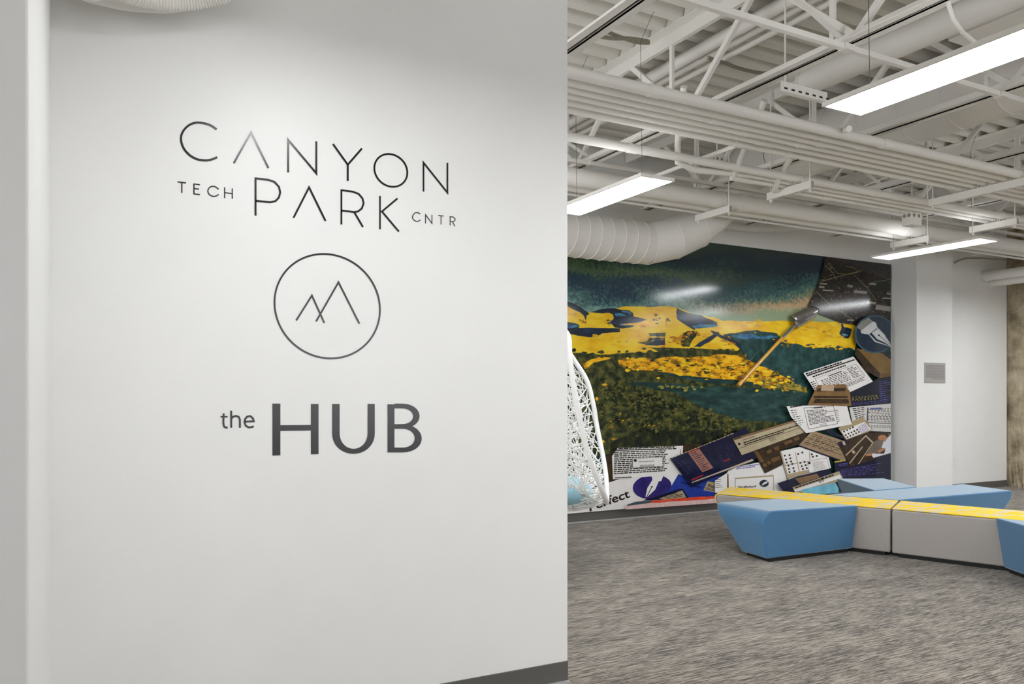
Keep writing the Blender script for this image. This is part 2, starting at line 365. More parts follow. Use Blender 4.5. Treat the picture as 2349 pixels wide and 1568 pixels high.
# ------------------------------------------------------------------ mural on the back wall
M0 = YM - .006
mur = thing('wall_mural', 'large glossy wall mural of yellow cliffs and collaged old computer screens', 'mural', onY(1700, 1150, YM))
GL = .13
def sky_mat():
    m, nt, p = base('mural_sky_print', GL)
    tc = nt.new('ShaderNodeTexCoord'); sp = nt.new('ShaderNodeSeparateXYZ'); nt.link(tc.outputs['Object'], sp.inputs[0])
    mp = nt.new('ShaderNodeMapping'); mp.inputs['Scale'].default_value = (1.1, 1, 3.2); nt.link(tc.outputs['Object'], mp.inputs['Vector'])
    n1 = nt.new('ShaderNodeTexNoise'); n1.inputs['Scale'].default_value = 1; n1.inputs['Detail'].default_value = 3; nt.link(mp.outputs['Vector'], n1.inputs['Vector'])
    n2 = nt.new('ShaderNodeTexNoise'); n2.inputs['Scale'].default_value = 26; n2.inputs['Detail'].default_value = 5; n2.inputs['Roughness'].default_value = .75
    nt.link(tc.outputs['Object'], n2.inputs['Vector'])
    def mm(op, a, b, c=None):
        k = nt.new('ShaderNodeMath', operation=op)
        for i, v in enumerate((a, b, c)):
            if v is None: continue
            if isinstance(v, (int, float)): k.inputs[i].default_value = v
            else: nt.link(v, k.inputs[i])
        return k.outputs[0]
    k = mm('SUBTRACT', sp.outputs['X'], 6.8); k = mm('MAXIMUM', k, 0.0)
    t = mm('SUBTRACT', sp.outputs['Z'], 2.40); t = mm('MULTIPLY_ADD', k, -.12, t); t = mm('MULTIPLY', t, 1.05)
    t = mm('MULTIPLY_ADD', n1.outputs['Fac'], .5, t); t = mm('MULTIPLY_ADD', n2.outputs['Fac'], .55, t); t = mm('SUBTRACT', t, .525)
    left = ramp(nt, [(0.0, rgb(150, 176, 156)), (.08, rgb(118, 158, 152)), (.18, rgb(72, 108, 108)), (.28, rgb(44, 62, 84)), (.38, rgb(52, 78, 80)), (.46, rgb(92, 112, 82)), (.58, rgb(48, 78, 70)), (.72, rgb(38, 52, 66)), (.9, rgb(46, 64, 60))])
    right = ramp(nt, [(0.0, rgb(150, 166, 130)), (.05, rgb(206, 178, 138)), (.14, rgb(190, 154, 118)), (.20, rgb(116, 138, 108)), (.28, rgb(72, 110, 108)), (.42, rgb(40, 58, 72)), (.62, rgb(40, 50, 62)), (.9, rgb(52, 68, 56))])
    nt.link(t, left.inputs['Fac']); nt.link(t, right.inputs['Fac'])
    f = mm('MULTIPLY_ADD', sp.outputs['X'], .45, -2.75); f = mm('MAXIMUM', f, 0.0); f = mm('MINIMUM', f, 1.0)
    mx = nt.new('ShaderNodeMix', data_type='RGBA'); nt.link(f, mx.inputs[0]); nt.link(left.outputs[0], mx.inputs[6]); nt.link(right.outputs[0], mx.inputs[7])
    nt.link(mx.outputs[2], p.inputs['Base Color']); return m
tl, tr = onY(1180, 500, YM), onY(2043.5, 606.4, YM)
mural_top = tr.z
MB().box(tl.x, tr.x, M0, YM - .0005, .108, mural_top).build('printed_sky', sky_mat(), mur)
TEAL = mottled('mural_teal_print', [(.3, rgb(26, 46, 46)), (.5, rgb(38, 66, 62)), (.7, rgb(56, 86, 80))], (5, 5, 16), rough=GL)
TEAL2 = mottled('mural_deep_teal_print', [(.3, rgb(28, 52, 50)), (.5, rgb(40, 72, 70)), (.7, rgb(54, 92, 92))], (12, 5, 12), rough=GL)
YEL = mottled('mural_yellow_print', [(.25, rgb(222, 156, 28)), (.42, rgb(240, 190, 32)), (.6, rgb(250, 214, 50)), (.8, rgb(240, 214, 90))], (4, 4, 11), rough=GL)
YOR = mottled('mural_orange_yellow_print', [(.33, rgb(62, 66, 34)), (.40, rgb(150, 112, 30)), (.47, rgb(238, 166, 26)), (.6, rgb(252, 204, 36)), (.8, rgb(246, 214, 60))], (7, 5, 15), detail=8, rough=GL)
OLI = mottled('mural_olive_print', [(.30, rgb(20, 28, 22)), (.45, rgb(46, 54, 30)), (.56, rgb(82, 84, 42)), (.72, rgb(122, 116, 58))], (11, 6, 11), detail=8, rough=GL)
OLD = mottled('mural_dark_olive_print', [(.33, rgb(16, 20, 18)), (.5, rgb(34, 42, 26)), (.68, rgb(70, 72, 34))], (9, 6, 9), detail=8, rough=GL)
OLY = mottled('mural_olive_yellow_print', [(.33, rgb(58, 66, 38)), (.46, rgb(104, 100, 46)), (.55, rgb(180, 150, 50)), (.7, rgb(220, 190, 60))], (9, 6, 14), detail=8, rough=GL)
NAV = mottled('mural_navy_rock_print', [(.3, rgb(24, 34, 40)), (.55, rgb(38, 48, 64)), (.72, rgb(50, 74, 118))], (4, 4, 12), rough=GL)
SKB = mottled('mural_skyblue_print', [(.35, rgb(40, 72, 120)), (.5, rgb(66, 126, 160)), (.7, rgb(86, 160, 190))], (9, 5, 16), rough=GL)
AER = mottled('mural_aerial_print', [(.34, rgb(18, 16, 15)), (.5, rgb(38, 33, 30)), (.6, rgb(58, 50, 44)), (.74, rgb(150, 140, 128))], (14, 8, 30), detail=9, rough=.13)
P = lambda n, c, v=.08, s=9.0: plain('print_' + n, c, GL, var=v, scale=s)
PW, PT, PB, PDB = P('white', rgb(232, 229, 226), .03), P('tan', rgb(172, 156, 128)), P('brown', rgb(104, 78, 48), .2), P('dark_brown', rgb(58, 44, 30), .4, 14)
PN, PK, PBL, PPU = P('navy', rgb(28, 28, 54), .25), P('ink', rgb(40, 34, 30), .2), P('blue', rgb(44, 62, 150), .15), P('violet', rgb(58, 48, 116), .35, 5)
PR, PG, PPK, PSK, PTX = P('red', rgb(226, 78, 48), .25, 12), P('grey', rgb(140, 138, 132)), P('pinkish', rgb(160, 110, 98)), P('skin', rgb(176, 120, 84), .12), P('lilac_ink', rgb(96, 92, 170), .2)
PYT, PDK, PSL, PMU = P('yellow_ink', rgb(186, 168, 60), .2), P('dark_slate', rgb(34, 50, 66), .15), P('slate_rim', rgb(58, 88, 108)), P('mixed', rgb(150, 132, 150), .5, 10)
PGR = P('dark_green', rgb(30, 38, 24), .2)
LAY = [0]
SMALL = ('printed_text', 'printed_letters', 'printed_icon', 'printed_leaf_fleck', 'printed_frame', 'printed_road', 'printed_nib_slit', 'printed_nib')
def rough_edge(pts, amp, depth=3):
    for _ in range(depth):
        out = []; n = len(pts)
        for i in range(n):
            a, b = pts[i], pts[(i + 1) % n]; out.append(a); L = math.hypot(b[0] - a[0], b[1] - a[1])
            if L > 3: k = amp * min(1, L / 30) * R.uniform(-1, 1); out.append(((a[0] + b[0]) / 2 - (b[1] - a[1]) / L * k, (a[1] + b[1]) / 2 + (b[0] - a[0]) / L * k))
        pts = out; amp *= .6
    return pts
def plate(name, polys, mat, parent=None, lift=1.0, clipx=2043.4):
    LAY[0] += lift; Y = M0 - .0002 - LAY[0] * .00022; mb = MB()
    for pi, pts in enumerate(polys):
        pts = [(min(x, clipx), y) for x, y in pts]
        v3 = [onY(x, y, Y - pi * 1.5e-5) for x, y in pts]
        for v in v3: v.z = max(.109, min(mural_top - .0005, v.z))
        tris = [t_ for t_ in tessellate_polygon([[Vector((v.x, v.z, 0)) for v in v3]])]
        if name not in SMALL and len(polys) > 1 and pi < len(polys) - 1: last = MB().add(v3, tris).build(name, mat, parent or mur); continue
        mb.add(v3, tris)
    LAY[0] += len(polys) * 1.5e-5 / .00022
    o = mb.build(name, mat, parent or mur)
    if len(polys) > 1 and name in SMALL: o['kind'] = 'stuff'
    return o
Z5 = lambda pts: cv(pts, 4.9, 1300, 560)
Z6 = lambda pts: cv(pts, 4.9, 1660, 560)
# foothills and cliffs
plate('printed_hills', [rough_edge([(1180, 730), (1300, 735), (1500, 735), (1700, 742), (1962, 745), (2043, 740), (2043, 1140), (1640, 1165), (1180, 1210)], 3)], TEAL)
plate('printed_hills', [rough_edge([(1720, 780), (1780, 790), (1850, 798), (1920, 800), (1965, 805), (1960, 840), (1880, 860), (1850, 895), (1800, 868), (1750, 838), (1718, 815)], 4)], TEAL2)
plate('printed_cliff', [rough_edge([(1180, 705), (1300, 692), (1313, 708), (1330, 716), (1345, 726), (1350, 715), (1400, 713), (1425, 704), (1443, 702.5), (1500, 703.5), (1535, 702), (1553, 705), (1590, 722), (1612, 723), (1640, 727), (1660, 736), (1700, 737), (1760, 736), (1820, 738), (1860, 736), (1925, 737), (1962, 745),
    (1966, 775), (1960, 803), (1935, 797), (1910, 798), (1860, 797), (1842, 794), (1800, 786), (1770, 778), (1745, 772), (1700, 770), (1660, 768), (1690, 785), (1705, 795), (1690, 806), (1640, 804), (1600, 802), (1560, 800), (1520, 800), (1500, 808), (1440, 812), (1380, 814), (1300, 808), (1180, 806)], 2.2)], YEL)
darks = [Z5([(0, 640), (60, 660), (160, 705), (240, 765), (260, 785), (225, 800), (215, 870), (190, 800), (150, 765), (60, 725), (0, 685)]),
 Z5([(240, 762), (400, 725), (550, 720), (700, 740), (745, 770), (750, 810), (905, 845), (800, 890), (740, 930), (640, 945), (540, 935), (490, 870), (530, 830), (520, 790), (480, 770), (330, 770)]),
 Z5([(1240, 712), (1330, 760), (1510, 795), (1570, 830), (1690, 880), (1695, 920), (1600, 935), (1440, 945), (1440, 965), (1330, 900), (1240, 840), (1230, 760)]),
 Z5([(0, 870), (60, 880), (130, 900), (145, 920), (130, 940), (380, 940), (600, 945), (600, 985), (400, 1000), (340, 1042), (250, 1045), (0, 1000)]),
 Z6([(0, 1010), (120, 1000), (380, 962), (420, 980), (600, 1000), (640, 1050), (600, 1080), (660, 1110), (800, 1120), (830, 1160), (600, 1250), (420, 1380), (350, 1330), (260, 1290), (240, 1230), (130, 1130), (60, 1060), (0, 1060)]),
 Z6([(1310, 860), (1345, 890), (1350, 930), (1440, 950), (1430, 1010), (1400, 1060), (1330, 1040), (1300, 1000), (1325, 940)]),
 Z5([(900, 1130), (980, 1080), (985, 1060), (1105, 1050), (1110, 1135), (1000, 1140)]),
 Z5([(1430, 1150), (1480, 1110), (1650, 1010), (1615, 965), (1710, 985), (1720, 1010), (1850, 1050), (1960, 1120), (1960, 1180), (1880, 1120), (1800, 1080), (1690, 1030), (1600, 1100), (1500, 1155)])]
for i, d in enumerate(darks): plate('printed_dark_rock', [rough_edge(d, 1.6)], TEAL2 if i in (4,) else NAV)  # navy and teal rock shapes of the print
blues = [Z5([(540, 780), (600, 770), (670, 795), (670, 805), (560, 810), (540, 795)]), Z5([(620, 745), (700, 750), (735, 790), (700, 785), (680, 770), (620, 765)]), Z5([(600, 890), (770, 885), (770, 905), (690, 912), (600, 912)]),
 Z5([(1400, 920), (1500, 900), (1690, 905), (1690, 925), (1440, 942)]), Z5([(0, 905), (120, 905), (140, 925), (80, 938), (0, 938)]),
 Z6([(80, 1030), (180, 1015), (300, 1005), (420, 1040), (520, 1020), (620, 1045), (500, 1065), (340, 1060), (240, 1070), (150, 1050)]), Z6([(1320, 1000), (1390, 1010), (1400, 1030), (1330, 1030)])]
plate('printed_blue_streak', [rough_edge(b, 1.2) for b in blues], SKB)
plate('printed_scrub', [rough_edge(Z5(p_), 2.0) for p_ in ([(790, 1105), (900, 1090), (940, 1040), (920, 1000), (1115, 992), (1100, 1060), (985, 1062), (900, 1135)], [(1280, 1100), (1300, 1010), (1360, 975), (1465, 975), (1465, 1020), (1400, 1100), (1380, 1150), (1300, 1150)], [(900, 1150), (1140, 1160), (1500, 1170), (1960, 1200), (1960, 1230), (1400, 1250), (1000, 1290), (900, 1270), (1050, 1210)])], OLI)
plate('printed_scrub', [rough_edge([(1180, 806), (1310, 808), (1400, 813), (1450, 808), (1540, 806), (1600, 805), (1700, 806), (1710, 816), (1600, 822), (1420, 826), (1418, 832), (1440, 846), (1500, 852), (1560, 868), (1640, 880), (1720, 884), (1800, 895), (1850, 900), (1840, 910), (1620, 890), (1500, 888), (1180, 880)], 2.5)], OLI)
plate('printed_cliff', [rough_edge([(1418, 826), (1440, 819), (1500, 823), (1550, 817), (1580, 820), (1660, 812), (1711, 812), (1712, 822), (1731, 831), (1758, 843), (1803, 866), (1822, 880), (1832, 891), (1790, 890), (1740, 882), (1700, 873), (1640, 868), (1600, 864), (1560, 862), (1495, 850), (1450, 848), (1420, 838)], 3)], YOR)
plate('printed_cliff', [rough_edge(Z5([(180, 1340), (280, 1290), (360, 1265), (500, 1275), (440, 1300), (300, 1330), (240, 1390), (200, 1400)]), 2), rough_edge([(1420, 744), (1470, 738), (1500, 733), (1510, 742), (1480, 750)], 1.5)], YOR)
plate('printed_scrub', [rough_edge([(1740, 868), (1800, 872), (1850, 890), (1852, 900), (1800, 893), (1750, 890)], 2)], OLY)
plate('printed_dark_ground', [rough_edge([(1400, 880), (1500, 876), (1590, 885), (1650, 884), (1720, 888), (1800, 896), (1850, 900), (1830, 930), (1810, 970), (1770, 985), (1690, 960), (1620, 940), (1560, 905), (1500, 893)], 3)], TEAL)  # dark teal ground area of the print
plate('printed_scrub', [rough_edge([(1180, 880), (1330, 860), (1400, 872), (1500, 892), (1560, 905), (1620, 940), (1660, 950), (1740, 985), (1700, 1000), (1640, 1020), (1560, 1022), (1400, 1040), (1180, 1090)], 3)], OLI)
plate('printed_dark_ground', [rough_edge([(1400, 1015), (1450, 990), (1520, 985), (1600, 988), (1650, 985), (1700, 980), (1690, 1000), (1600, 1030), (1400, 1040)], 4)], OLD)  # dark olive ground area of the print
plate('printed_scrub', [rough_edge([(1680, 960), (1730, 965), (1780, 968), (1800, 975), (1760, 985), (1700, 985)], 3)], OLI)
plate('printed_leaf_fleck', [rough_edge([(x, y), (x + a, y - b), (x + 2 * a, y), (x + a, y + b)], 1.2, 2) for x, y, a, b in ((1393, 978, 8, 4), (1420, 948, 2.5, 3), (1425, 964, 4, 2), (1486, 975, 9, 3.5), (1473, 977, 3, 2), (1400, 1006, 8, 3), (1380, 882, 7, 4), (1365, 914, 4, 5), (1378, 1012, 5, 4), (1440, 960, 3, 2), (1398, 966, 3, 2))], YOR)
def blob(x, y, a, b, n=8):
    ph = R.uniform(0, 6.28); return [(x + a * math.cos(6.283 * i / n + ph) * R.uniform(.45, 1.25), y + b * math.sin(6.283 * i / n + ph) * R.uniform(.45, 1.25)) for i in range(n)]
def flecks(lines, n, spread, size, mat, flat=.45):
    out = []
    for _ in range(n):
        L_ = R.choice(lines); i = R.randrange(len(L_) - 1); t = R.random(); x = L_[i][0] * (1 - t) + L_[i + 1][0] * t; y = L_[i][1] * (1 - t) + L_[i + 1][1] * t
        a_ = R.uniform(*size); out.append(blob(x + R.gauss(0, 4), y + R.gauss(0, spread), a_, a_ * flat * R.uniform(.6, 1.3)))
    o = plate('printed_flecks', out, mat); return o
SMALL += ('printed_flecks',)
lower_edge = [(1310, 809), (1400, 813), (1470, 809), (1540, 804), (1620, 804), (1700, 802)]
right_edge = [(1770, 780), (1842, 795), (1910, 798), (1958, 800)]
mid = [(1430, 835), (1520, 838), (1600, 845), (1680, 848), (1760, 870), (1815, 884)]
flecks([lower_edge], 60, 4, (3, 11), OLI); flecks([right_edge], 40, 3.5, (3, 9), TEAL2); flecks([right_edge], 26, 5, (2.5, 7), YOR)
flecks([mid], 70, 11, (2.5, 9), OLI); flecks([mid], 60, 10, (2, 7), P('amber', rgb(196, 128, 26), .2)); flecks([mid], 90, 11, (2, 8), P('lemon', rgb(242, 204, 44), .06))
flecks([[(1500, 730), (1515, 735), (1545, 738)], [(1390, 740), (1420, 742)]], 26, 4, (1, 4), NAV, .8)
flecks([[(1560, 775), (1600, 768), (1650, 775)], [(1520, 785), (1560, 782)], [(1660, 780), (1690, 790)]], 40, 6, (2, 7), P('amber', rgb(196, 128, 26), .2))
flecks([[(1350, 770), (1450, 780), (1520, 770)], [(1700, 745), (1800, 748), (1900, 750)], [(1880, 765), (1940, 775)]], 34, 7, (3, 11), P('pale_gold', rgb(222, 176, 48), .1), .3)
flecks([[(1780, 748), (1860, 752), (1920, 760)], [(1320, 725), (1345, 740)]], 16, 4, (1, 3.5), P('rust_gold', rgb(176, 100, 28), .15), .5)
flecks([[(1380, 890), (1450, 910), (1500, 930)], [(1470, 905), (1580, 945), (1690, 980)], [(1350, 930), (1450, 970), (1600, 970)]], 240, 13, (1.5, 5), P('moss', rgb(104, 102, 50), .15), .8)
flecks([[(1380, 880), (1450, 920), (1520, 960)], [(1480, 910), (1570, 955), (1660, 980)], [(1400, 960), (1500, 985), (1620, 980)]], 200, 15, (1.5, 5.5), P('forest', rgb(30, 38, 26), .2), .8)
flecks([[(1510, 886), (1560, 888), (1625, 890)]], 24, 2.5, (2, 7), P('moss_light', rgb(150, 146, 66), .15), .5)
flecks([[(1780, 880), (1850, 895)]], 24, 5, (2, 5), P('moss_light', rgb(150, 146, 66), .15), .6)
# aerial photograph
plate('printed_aerial_photo', [[(1893, 588), (2044, 606), (2044, 748), (1985, 748), (1930, 740), (1880, 720), (1853, 701), (1868, 672), (1880, 640), (1889, 610)]], AER)
plate('printed_aerial_sky', [[(1898, 589), (2044, 606), (2044, 643), (1980, 619)]], mottled('mural_dusk_print', [(.3, rgb(34, 34, 38)), (.55, rgb(58, 52, 50)), (.75, rgb(112, 72, 48))], (2, 2, 4), rough=.13))
plate('printed_field', [[(1905, 608), (1950, 612), (1968, 624), (1940, 630), (1925, 628)], [(1920, 650), (1950, 640), (1985, 650), (1978, 656), (1930, 655)], [(2000, 640), (2043, 650), (2043, 665), (2005, 668), (1990, 655)]], PGR)
plate('printed_road', [stroke(p_, w_)[0][:len(p_)] + stroke(p_, w_)[0][:len(p_) - 1:-1] for p_, w_ in (([(1893, 608), (1910, 625), (1917, 640)], 1.5), ([(1904, 607), (1922, 627), (1945, 629), (1968, 624), (1960, 614), (1940, 610)], 1.2), ([(1884, 645), (1930, 632), (1980, 620)], 1.5), ([(1960, 632), (1990, 660), (2010, 690)], 1.3), ([(1870, 665), (1905, 700), (1960, 735)], 1.3), ([(2000, 648), (2043, 640)], 1.2))], P('road', rgb(130, 118, 84)))
plate('printed_roof', [[(x, y), (x + w_, y + h_ * .3), (x + w_ - 2, y + h_), (x - 2, y + h_ * .7)] for x, y, w_, h_ in ((1882, 648, 16, 5), (1880, 655, 12, 6), (1889, 664, 24, 4), (1990, 690, 20, 8), (2010, 698, 34, 16), (2025, 682, 20, 4), (1945, 652, 12, 8), (1960, 665, 30, 9), (1995, 648, 16, 6), (2035, 670, 9, 6), (1945, 732, 14, 4), (1925, 740, 10, 3))], P('roof', rgb(150, 146, 138)))
# text-row helper on a quad (px corners TL, TR, BR, BL)
def bil(Q, u, v):
    a, b, c, d = Q
    return ((a[0] * (1 - u) + b[0] * u) * (1 - v) + (d[0] * (1 - u) + c[0] * u) * v, (a[1] * (1 - u) + b[1] * u) * (1 - v) + (d[1] * (1 - u) + c[1] * u) * v)
def sub(Q, u0, v0, u1, v1): return [bil(Q, u0, v0), bil(Q, u1, v0), bil(Q, u1, v1), bil(Q, u0, v1)]
def rows(Q, n, fill=.55, wl=(.02, .09), gap=.012, ragged=.35, indent=0.0):
    out = []
    for i in range(n):
        v0 = (i + .5 - fill / 2) / n; v1 = (i + .5 + fill / 2) / n; u = indent; end = 1 - R.random() * ragged
        while u < end:
            k = R.uniform(*wl); out.append(sub(Q, u, v0 + R.uniform(0, .12) / n, min(u + k, end), v1)); u += k + gap
    return out
def frame(Q, tu, tv): return [sub(Q, 0, 0, 1, tv), sub(Q, 0, 1 - tv, 1, 1), sub(Q, 0, tv, tu, 1 - tv), sub(Q, 1 - tu, tv, 1, 1 - tv)]
def font_quads(txt, Q, bold=False):
    cu = bpy.data.curves.new('tmp_font', 'FONT'); cu.body = txt; cu.size = 1; cu.offset = .022 if bold else 0; cu.resolution_u = 3
    o = bpy.data.objects.new('tmp_font', cu); col.objects.link(o); dg = bpy.context.evaluated_depsgraph_get()
    me = bpy.data.meshes.new_from_object(o.evaluated_get(dg)); me.calc_loop_triangles()
    V = [v.co.copy() for v in me.vertices]; T = [tuple(t.vertices) for t in me.loop_triangles]
    bpy.data.objects.remove(o); bpy.data.curves.remove(cu); bpy.data.meshes.remove(me)
    x0 = min(v.x for v in V); x1 = max(v.x for v in V); y0 = min(v.y for v in V); y1 = max(v.y for v in V)
    return [[bil(Q, (V[i].x - x0) / (x1 - x0), (y1 - V[i].y) / (y1 - y0)) for i in t] for t in T]
def circ(cx, cy, rx, ry, n=40, rot=0.0): return [(cx + rx * math.cos(2 * math.pi * i / n), cy + ry * math.sin(2 * math.pi * i / n) + rot * rx * math.cos(2 * math.pi * i / n)) for i in range(n)]
# collage of old screens, back to front
plate('printed_photo', [[(1386, 1052), (1405, 1034), (1560, 1020), (1610, 1016), (1600, 1040), (1580, 1090), (1390, 1112), (1382, 1080)]], PDB)
plate('printed_edge', [[(1386, 1112), (1470, 1084), (1560, 1076), (1600, 1070), (1600, 1100), (1400, 1150)]], PB)
a = plate('printed_page', [[(1180, 1190), (1300, 1146), (1385, 1110), (1455, 1087), (1545, 1082), (1552, 1092), (1545, 1112), (1480, 1145), (1437, 1166), (1180, 1200)]], PW)
plate('printed_letters', font_quads('Perfect', [(1350, 1152), (1441, 1121), (1446, 1140), (1353, 1173)], True), PK, a)
plate('printed_page', [[(1462, 1108), (1475, 1092), (1540, 1084), (1575, 1090), (1560, 1110), (1545, 1120)]], PW)
a = plate('printed_disc', [circ(1496, 1116, 44.5, 28, rot=-.06)], PPU)
C8 = lambda pts: cv(pts, 8.389, 1380, 1020)
plate('printed_nib', [C8([(960, 590), (1190, 590), (1150, 690), (1100, 700), (1030, 860), (880, 1000), (845, 995), (880, 830), (980, 670)])], PW, a)
plate('printed_nib_slit', [circ(1495.6, 1115.7, 2.2, 1.6, 12), C8([(955, 810), (970, 815), (880, 995), (865, 995)])], PK, a)
a = plate('printed_book', [[(1556, 1087), (1572, 1092), (1670, 1092), (1670, 1140), (1530, 1152), (1488, 1150), (1533, 1126)]], PBL)
Q = C8([(2040, 700), (2230, 735), (2230, 920), (1960, 870)])
b = plate('printed_badge', [Q], PT, a); plate('printed_letters', font_quads('Word', sub(Q, .12, .22, .95, .62), True) + [sub(Q, .05, .68, .95, .74), sub(Q, .05, .82, .95, .88)], PK, a)
plate('printed_letters', [sub(Q, .12, 0, 1, .12)], PYT, a)
plate('printed_letters', rows([(1563, 1104), (1615, 1118), (1615, 1121), (1563, 1107)], 1, .8, (.05, .12)), PN, a)
Q = [(1417, 1027), (1567, 1022), (1563.6, 1086.8), (1406, 1098.7)]
a = plate('printed_window', [[Q[0], Q[1], Q[2], Q[3], (1404, 1046)]], PW)
T = [(1409, 1030), (1533, 1027), (1535, 1080), (1408, 1088)]
plate('printed_text', rows([(1420, 1026.5), (1558, 1022), (1558, 1030), (1412, 1034)], 2, .75, (.03, .1), .01, .1) + rows(T, 13, .6, (.03, .1), .012, .1) + [stroke([(1563 - 1.5, 1030), (1560, 1080)], 1)[0][0:2] + stroke([(1561.5, 1030), (1560, 1080)], 1)[0][:1:-1]] + rows([(1410, 1094), (1450, 1092), (1450, 1095), (1410, 1097)], 1, .8, (.06, .1)), PK, a)
Q = C8([(592, 262), (1178, 233), (1178, 412), (598, 442)])
b = plate('printed_dialog', [Q], PW, a); plate('printed_text', frame(Q, .01, .03) + font_quads('Not enough memory', sub(Q, .22, .28, .72, .48)) + [circ(1457.3, 1055.5, 3.6, 3.2, 12)] + frame(sub(Q, .25, .74, .47, .94), .05, .12) + frame(sub(Q, .5, .74, .72, .94), .05, .12) + font_quads('Retry', sub(Q, .28, .78, .44, .9)) + font_quads('Cancel', sub(Q, .53, .78, .7, .9)), PK, a)
a = plate('printed_window', [[(1470, 1150), (1560, 1120), (1567, 1121), (1580, 1143), (1500, 1150)]], PN); plate('printed_text', [[(1512, 1143), (1565, 1124), (1574, 1140), (1530, 1146)]], PT, a)
plate('printed_text', rows([(1520, 1137), (1562, 1125), (1570, 1138), (1530, 1145)], 4, .5, (.05, .2)), PK, a)
# white splash page
a = plate('printed_page', [[(1640, 1102), (1668, 1084), (1672, 1074), (1745, 1059), (1812, 1064), (1812, 1125), (1640, 1130)]], PW)
plate('printed_text', rows([(1690, 1070), (1744, 1062), (1744, 1070), (1688, 1077)], 2, .6, (.04, .12)), PTX, a)
plate('printed_text', [[(1668, 1086), (1671, 1086), (1672, 1126), (1668, 1126)]] + rows([(1641, 1093), (1658, 1092), (1658, 1118), (1641, 1120)], 6, .4, (.1, .3), .03, .4), PB, a)
C6 = lambda pts: cv(pts, 7.83, 1640, 960)
Q = C6([(357, 1060), (1055, 1005), (1066, 1330), (365, 1330)])
plate('printed_frame', frame(Q, .018, .03) + [sub(Q, 0, 0, 1, .09)], PT, a)
plate('printed_letters', font_quads('WordPerfect', sub(Q, .07, .55, .48, .68), True) + rows(sub(Q, .5, .55, .56, .64), 1, .9), PK, a)
b = plate('printed_disc', [circ(1753, 1108, 10.4, 8)], PDK, a); plate('printed_nib', [C6([(835, 1200), (870, 1150), (930, 1120), (955, 1125), (930, 1160), (880, 1180)])], PW, a)
a = plate('printed_window', [[(1537, 1051), (1711, 981), (1765, 1040), (1700, 1066), (1650, 1089), (1587, 1117)]], PN)
plate('printed_text', [C8([(1650, 130), (1870, 60), (2150, 440), (1940, 525)])], PPK, a)
plate('printed_text', [C8([(1640, 125), (1865, 55), (1885, 80), (1660, 155)])], P('rust', rgb(140, 58, 40)), a)
plate('printed_text', rows(C8([(1710, 150), (1880, 95), (2120, 430), (1950, 500)]), 10, .4, (.15, .4), .05, .4), PN, a)
plate('printed_text', [C8([(1735, 715), (2900, 270), (2930, 300), (1745, 730)])] + rows([(1540, 1049), (1705, 983), (1706, 985), (1541, 1051)], 1, .8, (.02, .05)), P('pale_ink', rgb(190, 172, 150)), a)
plate('printed_text', rows([(1555, 1060), (1578, 1050), (1592, 1080), (1575, 1090)], 6, .2, (.06, .2), .1, .5) + rows([(1640, 1030), (1690, 1008), (1715, 1045), (1660, 1068)], 8, .14, (.04, .15), .14, .6), P('dim_lilac', rgb(92, 84, 128)), a)
plate('printed_text', [C8([(1715, 665), (1950, 570), (1960, 590), (1740, 690)]), [(1660, 1056), (1674, 1051), (1675, 1054), (1661, 1059)]], P('crimson', rgb(150, 44, 50)), a)
# brown storeroom photo, alert dialog
a = plate('printed_photo', [C6([(690, 590), (1610, 250), (1660, 280), (1560, 450), (1180, 560), (1210, 830), (900, 980)])], PDB)
plate('printed_text', [C6(p_) for p_ in ([(700, 590), (760, 570), (890, 770), (830, 790)], [(920, 580), (1000, 540), (1030, 600), (950, 630)], [(1050, 520), (1140, 480), (1150, 560), (1090, 570)], [(1000, 720), (1160, 660), (1190, 720), (1040, 790)], [(850, 810), (910, 790), (940, 850), (890, 870)], [(930, 770), (990, 750), (1010, 800), (960, 830)], [(1240, 420), (1380, 370), (1400, 420), (1260, 470)], [(1420, 350), (1510, 320), (1520, 370), (1440, 400)])], PB, a)
Q = C6([(308, 350), (1490, -2), (1632, 242), (480, 662)])
a = plate('printed_dialog', [Q], P('khaki', rgb(182, 168, 138))); plate('printed_title_bar', [sub(Q, 0, 0, 1, .14)], P('umber', rgb(128, 100, 72)), a)
plate('printed_text', frame(Q, .006, .02) + rows(sub(Q, .02, .04, .16, .1), 1, .9, (.1, .5)) + font_quads('Cannot lock file', sub(Q, .12, .2, .3, .28)) + rows(sub(Q, .12, .36, .97, .44), 1, .8, (.02, .06), .008, 0) + rows(sub(Q, .12, .47, .72, .55), 1, .8, (.02, .06), .01, 0) + [sub(Q, .02, .60, .98, .615)] + font_quads('OK', sub(Q, .505, .68, .54, .76)) + frame(sub(Q, .48, .64, .565, .81), .04, .08) + [circ(1696, 1017.5, 3, 2.6, 12)], PK, a)
